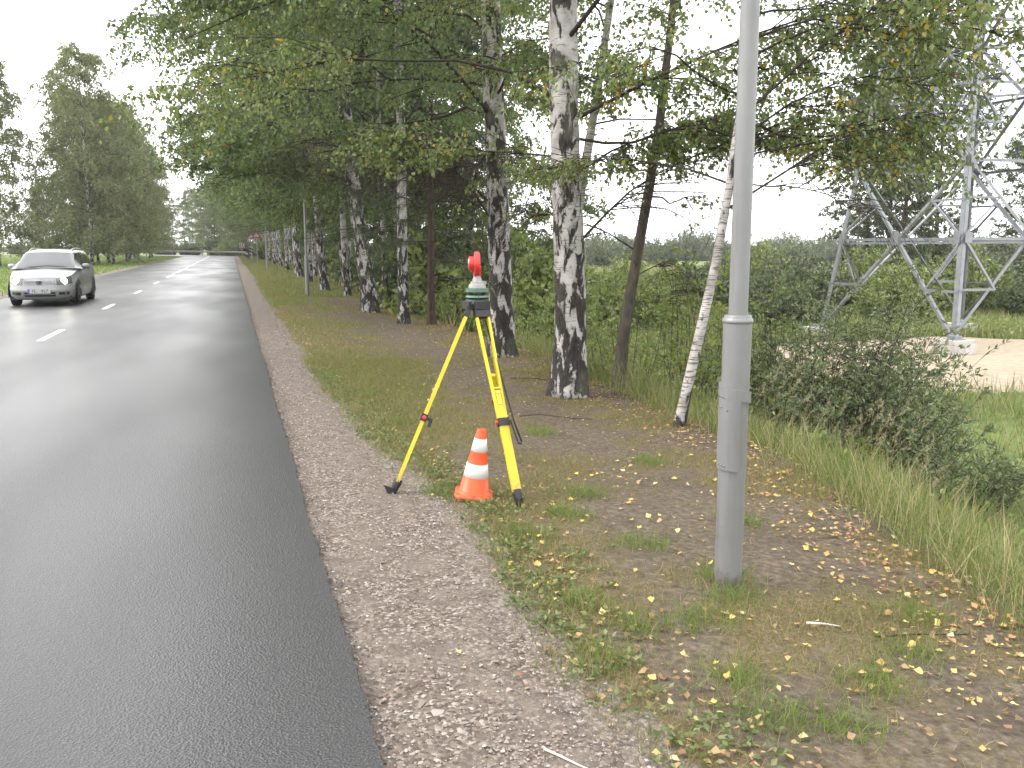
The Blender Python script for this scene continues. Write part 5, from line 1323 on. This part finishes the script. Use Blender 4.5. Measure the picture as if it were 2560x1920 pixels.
for i, (x, y, sc) in enumerate([(7.2, 27, .9), (8.5, 33, 1.0), (7.0, 40, .9), (9, 46, 1.0), (7.5, 54, 1.0), (9.5, 62, 1.0), (7.6, 72, 1.0), (9, 82, 1.0), (8, 93, 1.0), (8.5, 106, 1.0), (8, 120, 1.0)]):
    copy_mesh_tree('birch_tree', mids[(i + 1) % 3], ORD[i] + ' birch of the rear line behind the right-hand row', 'birch', grp((x, y)), 'birches behind the roadside row', rg.uniform(0, 6), sc, M['birch_far'])
# ------------------------------------------------------------------ grass, weeds, litter, stones
def blades(g, rng, x, y, h, w, bend=.5, seg=2, wind=(0.0, 0.0)):
    n = len(x); z = gz(x, y) - .004
    a = rng.uniform(0, 2 * np.pi, n); b = h * bend * rng.uniform(.2, 1.3, n)
    d = np.stack([np.cos(a) * b + wind[0] * h, np.sin(a) * b + wind[1] * h], -1)
    p = rng.uniform(0, 2 * np.pi, n); s = np.stack([np.cos(p), np.sin(p)], -1) * (w / 2)[:, None]
    V0 = np.stack([x, y, z], -1); V0L = V0.copy(); V0L[:, :2] -= s; V0R = V0.copy(); V0R[:, :2] += s
    tip = V0.copy(); tip[:, :2] += d; tip[:, 2] += np.sqrt(np.maximum(h * h - (d ** 2).sum(1) * .7, (h * .25) ** 2))
    if seg == 1:
        g.add(np.stack([V0L, V0R, tip], 1), t=np.arange(n * 3).reshape(n, 3)); return
    mid = V0 + (tip - V0) * .5; mid[:, 2] += h * .12; m2 = s * .75
    ML = mid.copy(); ML[:, :2] -= m2; MR = mid.copy(); MR[:, :2] += m2
    V = np.stack([V0L, V0R, MR, ML, tip], 1); i = np.arange(n)[:, None] * 5
    g.add(V, q=i + np.array([[0, 1, 2, 3]]), t=i + np.array([[3, 2, 4]]))

rng = np.random.default_rng(77)
# verge turf: short blades where the turf mask is, thinning on the worn soil
def pick(n, x0, x1, y0, y1, f, ypow=1.0):
    x = rng.uniform(x0, x1, n); y = y0 + (y1 - y0) * rng.random(n) ** ypow
    m = rng.random(n) < f(x, y); return x[m], y[m]
def shoulder_edge(y): return np.interp(y, ss, ge) - 3.15
g = Geo()
f = lambda x, y: sstep(.34, .8, verge_grass(x, y)) * (x > shoulder_edge(y) - .03 + .06 * rng.normal(size=len(x))) * (x < bank_x(y) + .4)
x, y = pick(150000, .85, 4.6, 1.6, 13, f); blades(g, rng, x, y, rng.uniform(.02, .065, len(x)) * (1 + .5 * (verge_grass(x, y) > .8)), rng.uniform(.002, .0042, len(x)), .9)
x, y = pick(70000, .8, 4.8, 10, 45, f, 1.3); blades(g, rng, x, y, rng.uniform(.03, .09, len(x)), rng.uniform(.006, .011, len(x)), .8, 1)
x, y = pick(30000, .8, 5.0, 40, 160, f, 1.4); blades(g, rng, x, y, rng.uniform(.04, .12, len(x)), rng.uniform(.02, .04, len(x)), .7, 1)
tag(put('verge_grass', g, M['grass']), 'short worn grass of the verge mixed with straw', 'grass', None, 'stuff')
# a few lusher tufts and the greener strip further on
g = Geo()
tuf = [(2.95, 3.15), (1.33, 3.05), (1.75, 2.75), (2.2, 5.35), (1.5, 4.6), (2.9, 4.6), (1.25, 5.6), (1.45, 3.6), (1.6, 3.3), (1.9, 3.3), (1.72, 2.45), (2.25, 2.6), (1.95, 2.35), (2.6, 2.8), (2.12, 4.3), (3.1, 6.2), (2.6, 7.4), (1.4, 8.0), (1.35, 9.6), (1.2, 11.3), (2.32, 3.78), (2.2, 3.52), (1.9, 4.9)]
for tx_, ty_ in tuf:
    n = 300; x = tx_ + rng.normal(size=n) * .085; y = ty_ + rng.normal(size=n) * .08
    m = x > shoulder_edge(y) - .08; blades(g, rng, x[m], y[m], rng.uniform(.03, .10, m.sum()), rng.uniform(.002, .0045, m.sum()), .8)
f2 = lambda x, y: sstep(.30, .6, fbm(x * .8, y * .5, 91)) * sstep(5.5, 11, y) * np.exp(-((x - 1.45) / (.55 + .02 * y)) ** 2)
x, y = pick(90000, .95, 3.6, 5, 40, f2, 1.2); blades(g, rng, x, y, rng.uniform(.03, .08, len(x)), rng.uniform(.004, .009, len(x)), .8, 1)
x, y = pick(26000, .95, 4.2, 30, 160, lambda x, y: .8 + 0 * x, 1.3); m = x > shoulder_edge(y); x, y = x[m], y[m]; blades(g, rng, x, y, rng.uniform(.04, .11, len(x)), rng.uniform(.02, .035, len(x)), .7, 1)
# left verge and field
x, y = pick(60000, -40, -7.25, 20, 170, lambda x, y: sstep(-40, -8, x) * .7 + .3, 1.2); m = lat(x, y) < -HW - .55; x, y = x[m], y[m]
blades(g, rng, x, y, rng.uniform(.08, .25, len(x)), rng.uniform(.03, .06, len(x)), .6, 1)
tag(put('green_grass', g, M['grass_green']), 'fresh green grass tufts on the verges', 'grass', None, 'stuff')
# tall grass on the bank and meadow
g = Geo()
def onbank(x, y): return sstep(-.15, .5, x - bank_x(y) + .35 * (fbm(x * 2, y * 2, 95) - .5))
x, y = pick(90000, 2.8, 9.5, 1.2, 16, lambda x, y: onbank(x, y) * .9, 1.1); hh = rng.uniform(.18, .5, len(x)) * (1 + .6 * (fbm(x * .9, y * .9, 96) - .3))
blades(g, rng, x, y, hh * sstep(-.1, .9, x - bank_x(y) + .25), rng.uniform(.003, .0075, len(x)), .65, 2, (-.12, .02))
x, y = pick(110000, 6, 40, 2, 60, lambda x, y: (1 - sand_mask(x, y)) * onbank(x, y) * (.35 + .65 * sstep(.35, .6, fbm(x * .3, y * .3, 97))), 1.0); dist = np.hypot(x, y)
blades(g, rng, x, y, rng.uniform(.2, .6, len(x)), .004 + .0009 * dist, .6, 1, (-.05, .05))
x, y = pick(60000, 4.5, 75, 16, 150, lambda x, y: onbank(x, y) * (1 - sand_mask(x, y)), 1.2); dist = np.hypot(x, y)
blades(g, rng, x, y, rng.uniform(.3, .8, len(x)), .004 + .0011 * dist, .5, 1)
tag(put('meadow_grass', g, M['grass_tall']), 'tall unmown grass over the bank and meadow', 'grass', None, 'stuff')
# seed heads bending on the bank
g = Geo(); gs = Geo()
n = 170
x = rng.normal(5.4, .65, n); y = rng.normal(6.9, 1.1, n); m = (x > bank_x(y) + .25); x = x[m]; y = y[m]; n = len(x)
z0 = gz(x, y); hh = rng.uniform(.55, 1.0, n); s = np.linspace(0, 1, 6)
lean = np.stack([rng.uniform(-.05, .45, n), rng.uniform(-.3, .1, n)], -1) * hh[:, None]
P = np.stack([x[:, None] + lean[:, :1] * s ** 2, y[:, None] + lean[:, 1:] * s ** 2, z0[:, None] + hh[:, None] * (s - .12 * s ** 3)], -1)
tubes(gs, P, np.full((n, 6), .0016) * (1 - .4 * s[None]), 3)
li = np.repeat(np.arange(n), 26); sl = rng.uniform(.78, 1.0, len(li)); p = along(P[li], sl) + rng.normal(size=(len(li), 3)) * .008
V, q = leaf_quads(rng, p, np.full(len(p), .022), -.2, .10, axis=norm(P[li, -1] - P[li, -2]) ); g.add(V, q)
tag(put('reed_heads', g, M['reed']), 'beige feathery grass heads bending on the bank', 'grass', None, 'stuff')
tag(put('reed_stalks', gs, M['grass_tall']), 'thin stalks under the beige grass heads', 'grass', None, 'stuff')
# lush herbs on bank and meadow: broad leaves
g = Geo()
x, y = pick(42000, 4.6, 34, 4, 50, lambda x, y: onbank(x - .6, y) * (1 - sand_mask(x, y)) * sstep(.40, .62, fbm(x * .45, y * .45, 99)), 1.1); dist = np.hypot(x, y)
p = np.stack([x, y, gz(x, y) + rng.uniform(.03, .5, len(x)) * sstep(0, 1.2, x - bank_x(y))], -1); V, q = leaf_quads(rng, p, .04 + .0028 * dist, -.2, .42); g.add(V, q)
tag(put('meadow_herbs', g, M['bush']), 'leafy green herbs growing in the meadow', 'herbs', None, 'stuff')
# low broad-leaved weeds along the gravel edge
g = Geo()
nr = 430
ry = rng.uniform(2.1, 12, nr); rx = shoulder_edge(ry) + np.abs(rng.normal(size=nr)) * .22 + .02
ri = np.repeat(np.arange(nr), 12); aa = rng.uniform(0, 2 * np.pi, len(ri)); rr_ = rng.uniform(0, .05, len(ri))
px = rx[ri] + np.cos(aa) * rr_; py = ry[ri] + np.sin(aa) * rr_; p = np.stack([px, py, gz(px, py) + .008 + rng.uniform(0, .02, len(ri))], -1)
axd = np.stack([np.cos(aa), np.sin(aa), rng.uniform(.0, .6, len(ri))], -1); V, q = leaf_quads(rng, p, np.full(len(p), .03), 0, .3, axis=axd * 1.6); g.add(V, q)
tag(put('verge_weeds', g, M['weed']), 'low broad-leaved weeds along the gravel edge', 'weeds', None, 'stuff')

# fallen leaves: the largest in view one by one, the rest as litter
def leaf_shape(seed):
    r_ = np.random.default_rng(seed); L_ = .052 * r_.uniform(.8, 1.2); W_ = L_ * r_.uniform(.36, .46)
    V = np.array([(0, -.35, 0), (-.75, -.15, .05), (-1, .12, .10), (-.55, .5, .05), (0, 1.0, .12), (.55, .5, .06), (1, .12, .12), (.75, -.15, .04), (0, .15, 0), (0, .55, .02)], float)
    V *= np.array([W_, L_ * .72, L_ * r_.uniform(.5, 2.0)]); g = Geo()
    g.add(V, t=[[8, 0, 1], [8, 1, 2], [8, 2, 3], [8, 3, 9], [9, 3, 4], [9, 4, 5], [8, 9, 5], [8, 5, 6], [8, 6, 7], [8, 7, 0]])
    tubes(g, [[(0, -.35 * L_ * .72, 0), (.1 * W_, -.6 * L_, .004), (.15 * W_, -.85 * L_, .002)]], [[.0008] * 3], 3)
    return g
lm = [leaf_shape(200 + i).mesh('fallen_leaf', M['fallen']) for i in range(8)]
def leaf_field(n, y0, y1, pw):
    x = rng.uniform(.75, 4.7, n); y = y0 + (y1 - y0) * rng.random(n) ** pw
    b = bank_x(y); se = shoulder_edge(y)
    d = .13 + .10 * sstep(5, 9, y) + .75 * np.exp(-((x - b + .15) / .38) ** 2) + .62 * np.exp(-((x - se - .25) / .20) ** 2) + .18 * (fbm(x * 2.5, y * 2.5, 101) > .55)
    d = d * np.where(x < se, .12, 1) * (x < b + .6)
    m = rng.random(n) < d; return x[m], y[m]
x, y = leaf_field(2600, 2.1, 7.0, .9); x, y = x[:300], y[:300]
z = gz(x, y)
for i in range(len(x)):
    o = link('fallen_leaf', lm[i % 8], ground, (float(x[i]), float(y[i]), float(z[i]) + .012 + .006 * rng.random()))
    o.rotation_euler = (rng.normal() * .3, rng.normal() * .3, rng.uniform(0, 6.28)); k = rng.uniform(.5, .8); o.scale = (k, k, k)
def litter(name, x, y, mat, label, sz=.05):
    n = len(x); a = rng.uniform(0, 2 * np.pi, n); s_ = (sz * rng.uniform(.6, 1.15, n))[:, None]
    t1 = np.stack([np.cos(a), np.sin(a), rng.normal(size=n) * .25], -1); t2 = np.stack([-np.sin(a), np.cos(a), rng.normal(size=n) * .3], -1)
    p = np.stack([x, y, gz(x, y) + .006 + rng.uniform(0, .02, n)], -1); up = np.array([0, 0, 1.0])
    V = np.stack([p - t1 * s_ * .45, p - t1 * s_ * .1 + t2 * s_ * .38 + up * s_ * .12, p + t1 * s_ * .55 + up * s_ * .06, p - t1 * s_ * .1 - t2 * s_ * .38 + up * s_ * .1], 1)
    i = np.arange(n)[:, None] * 4
    tag(put(name, Geo().add(V, t=np.concatenate([i + np.array([[0, 1, 2]]), i + np.array([[0, 2, 3]])])), mat), label, 'leaves', None, 'stuff')
x, y = leaf_field(16000, 2.0, 32, 1.4); litter('leaf_litter', x, y, M['litter'], 'scattered small yellow and tan birch leaves on the verge', .032)
x = rng.uniform(3, 5.4, 5200); y = 2 + 18 * rng.random(5200) ** 1.3; m = np.abs(x - bank_x(y) + .1 + .35 * (fbm(x, y, 7) - .5)) < .42 * rng.random(5200) ** .5; x, y = x[m], y[m]
litter('brown_leaf_litter', x, y, M['litter_brown'], 'drift of brown and orange leaves along the top of the bank', .038)
# dead grass straw and twigs lying flat on the soil
g = Geo(); n = 14000
x = rng.uniform(1.0, 4.3, n); y = 1.8 + 14 * rng.random(n) ** 1.3; m = x > shoulder_edge(y) + .02; x, y = x[m], y[m]; n = len(x); a = rng.uniform(0, 6.28, n); L_ = rng.uniform(.015, .06, n)
p0 = np.stack([x, y, gz(x, y) + .004], -1); p1 = p0 + np.stack([np.cos(a) * L_, np.sin(a) * L_, rng.uniform(0, .015, n)], -1); w_ = np.stack([-np.sin(a), np.cos(a), 0 * a], -1) * .0009
g.add(np.stack([p0 - w_, p0 + w_, p1 + w_ * .4, p1 - w_ * .4], 1), q=np.arange(n * 4).reshape(n, 4))
tag(put('straw', g, M['grass']), 'dry straw lying on the worn soil', 'straw', None, 'stuff')

# stones of the shoulder
def rock(seed, flat=.6):
    r_ = np.random.default_rng(seed); V = norm(r_.normal(size=(11, 3))); import bmesh
    bm = bmesh.new()
    for v in V * r_.uniform(.75, 1.1, (11, 1)) * np.array([1, r_.uniform(.6, .9), flat * r_.uniform(.7, 1)]): bm.verts.new(v)
    bmesh.ops.convex_hull(bm, input=bm.verts); bm.verts.ensure_lookup_table()
    for v in [v for v in bm.verts if not v.link_faces]: bm.verts.remove(v)
    me = bpy.data.meshes.new('stone'); bm.to_mesh(me); bm.free(); me.materials.append(M['stone']); return me
rocks = [rock(300 + i) for i in range(10)]
def shz(x, y): return gz(x, y) + .012
big = [(.57, 2.93, .027), (.62, 2.85, .03), (.78, 2.98, .016), (.83, 2.77, .02), (.86, 2.74, .024), (.80, 2.80, .016), (.60, 3.3, .022), (.68, 3.28, .018), (.72, 3.08, .018), (.66, 3.12, .014), (.5, 3.7, .014), (.9, 3.0, .015), (1.0, 3.3, .013)]
sx = list(rng.uniform(.40, 1.12, 270)); sy = list(1.9 + 4.5 * rng.random(270) ** 1.3); sr_ = list(.006 + .012 * rng.random(270) ** 2.4)
for a in big: sx.append(a[0]); sy.append(a[1]); sr_.append(a[2])
for i, (x, y, r_) in enumerate(zip(sx, sy, sr_)):
    if x > shoulder_edge(np.array([y]))[0] + .02: continue
    o = link('stone', rocks[i % 10], gshould, (x, y, float(shz(np.array([x]), np.array([y]))[0]) + r_ * .15)); o.rotation_euler = (rng.normal() * .25, rng.normal() * .25, rng.uniform(0, 6.28)); o.scale = (r_, r_, r_)
g = Geo(); n = 24000
x = rng.uniform(.385, 1.35, n); y = 1.8 + 16 * rng.random(n) ** 1.6; m = (x < shoulder_edge(y) + .06 * rng.normal(size=n)) & (rng.random(n) < .35 + .9 * (fbm(x * 3.3, y * 1.6, 111) > .47)); x, y = x[m], y[m]; n = len(x)
r_ = (.0022 + .0075 * rng.random(n) ** 2.4) * (1 + .03 * y); oc = np.array([[1, 0, 0], [-1, 0, 0], [0, 1, 0], [0, -1, 0], [0, 0, .7], [0, 0, -.5]], float)
V = oc[None] * rng.uniform(.6, 1.2, (n, 6, 1)) + rng.normal(size=(n, 6, 3)) * .15; a = rng.uniform(0, 6.28, n); c_, s_ = np.cos(a), np.sin(a)
V = np.stack([V[..., 0] * c_[:, None] - V[..., 1] * s_[:, None], V[..., 0] * s_[:, None] + V[..., 1] * c_[:, None], V[..., 2]], -1) * r_[:, None, None] + np.stack([x, y, shz(x, y) + r_ * .1], -1)[:, None]
i = np.arange(n)[:, None] * 6
fT = np.array([[0, 2, 4], [2, 1, 4], [1, 3, 4], [3, 0, 4], [2, 0, 5], [1, 2, 5], [3, 1, 5], [0, 3, 5]])
g.add(V.reshape(-1, 3), t=(i[:, None, :] + fT[None]).reshape(-1, 3))
tag(put('gravel_chips', g, M['stone']), 'small gravel chips strewn over the shoulder', 'gravel', None, 'stuff')
# crumbs broken off the asphalt edge
g = Geo(); n = 1500; y = 1.8 + 11 * rng.random(n) ** 1.5; x = .385 + np.abs(rng.normal(size=n)) * .05 - .012; r_ = .0025 + .006 * rng.random(n) ** 2.5
V = oc[None] * rng.uniform(.6, 1.2, (n, 6, 1)) * r_[:, None, None] + np.stack([x, y, np.where(x < .378, ROAD_Z + .002, shz(x, y) + .002)], -1)[:, None]; i = np.arange(n)[:, None] * 6
g.add(V.reshape(-1, 3), t=(i[:, None, :] + fT[None]).reshape(-1, 3)); tag(put('asphalt_crumbs', g, M['crumb']), 'dark crumbs broken off along the asphalt edge', 'crumbs', None, 'stuff')
# a few sticks
def stick(pts, r, mat, label):
    P = np.array([(a, b, zat(a, b) + c) for a, b, c in pts]); o = P[0]
    t = Geo(); tubes(t, [P - o], [np.linspace(r, r * .5, len(P))], 7, True); tag(put('twig', t, mat, None, True, tuple(o)), label, 'twig', 'sticks on the ground')
stick([(.90, 2.52, .02), (.935, 2.46, .022), (.975, 2.40, .018), (1.0, 2.36, .02)], .0045, M['white_wood'], 'pale bleached stick lying on the gravel at the bottom')
stick([(2.62, 8.1, .02), (2.8, 8.05, .05), (3.05, 7.95, .04), (3.3, 7.9, .015)], .006, M['twig'], 'thin dark bent twig on the verge right of the tripod leg')
stick([(2.55, 2.95, .015), (2.75, 2.93, .02), (3.0, 2.9, .015)], .005, M['twig'], 'dark twig on the bare soil in front of the lamp post')
stick([(2.35, 3.15, .012), (2.42, 3.12, .014), (2.49, 3.10, .012)], .006, M['white_wood'], 'short white bark strip lying near the lamp foot')
stick([(3.4, 10.9, .02), (3.6, 10.6, .05), (3.85, 10.45, .03)], .008, M['twig'], 'short twig beside the dark-footed birch')
# ------------------------------------------------------------------ damp air
g = Geo(); box(g, (0, 300, 18.0), (900, 900, 48.0))
hz_m = bpy.data.materials.new('haze'); hz_m.use_nodes = True; hn = hz_m.node_tree.nodes; hn.clear()
ho = hn.new('ShaderNodeOutputMaterial'); hv = hn.new('ShaderNodeVolumePrincipled')
hv.inputs['Color'].default_value = (0.92, 0.95, 1.0, 1); hv.inputs['Density'].default_value = 0.00035; hv.inputs['Anisotropy'].default_value = 0.2
hz_m.node_tree.links.new(hv.outputs[0], ho.inputs['Volume'])
tag(put('haze', g, hz_m), 'thin damp haze over the whole place', None, None, 'stuff')
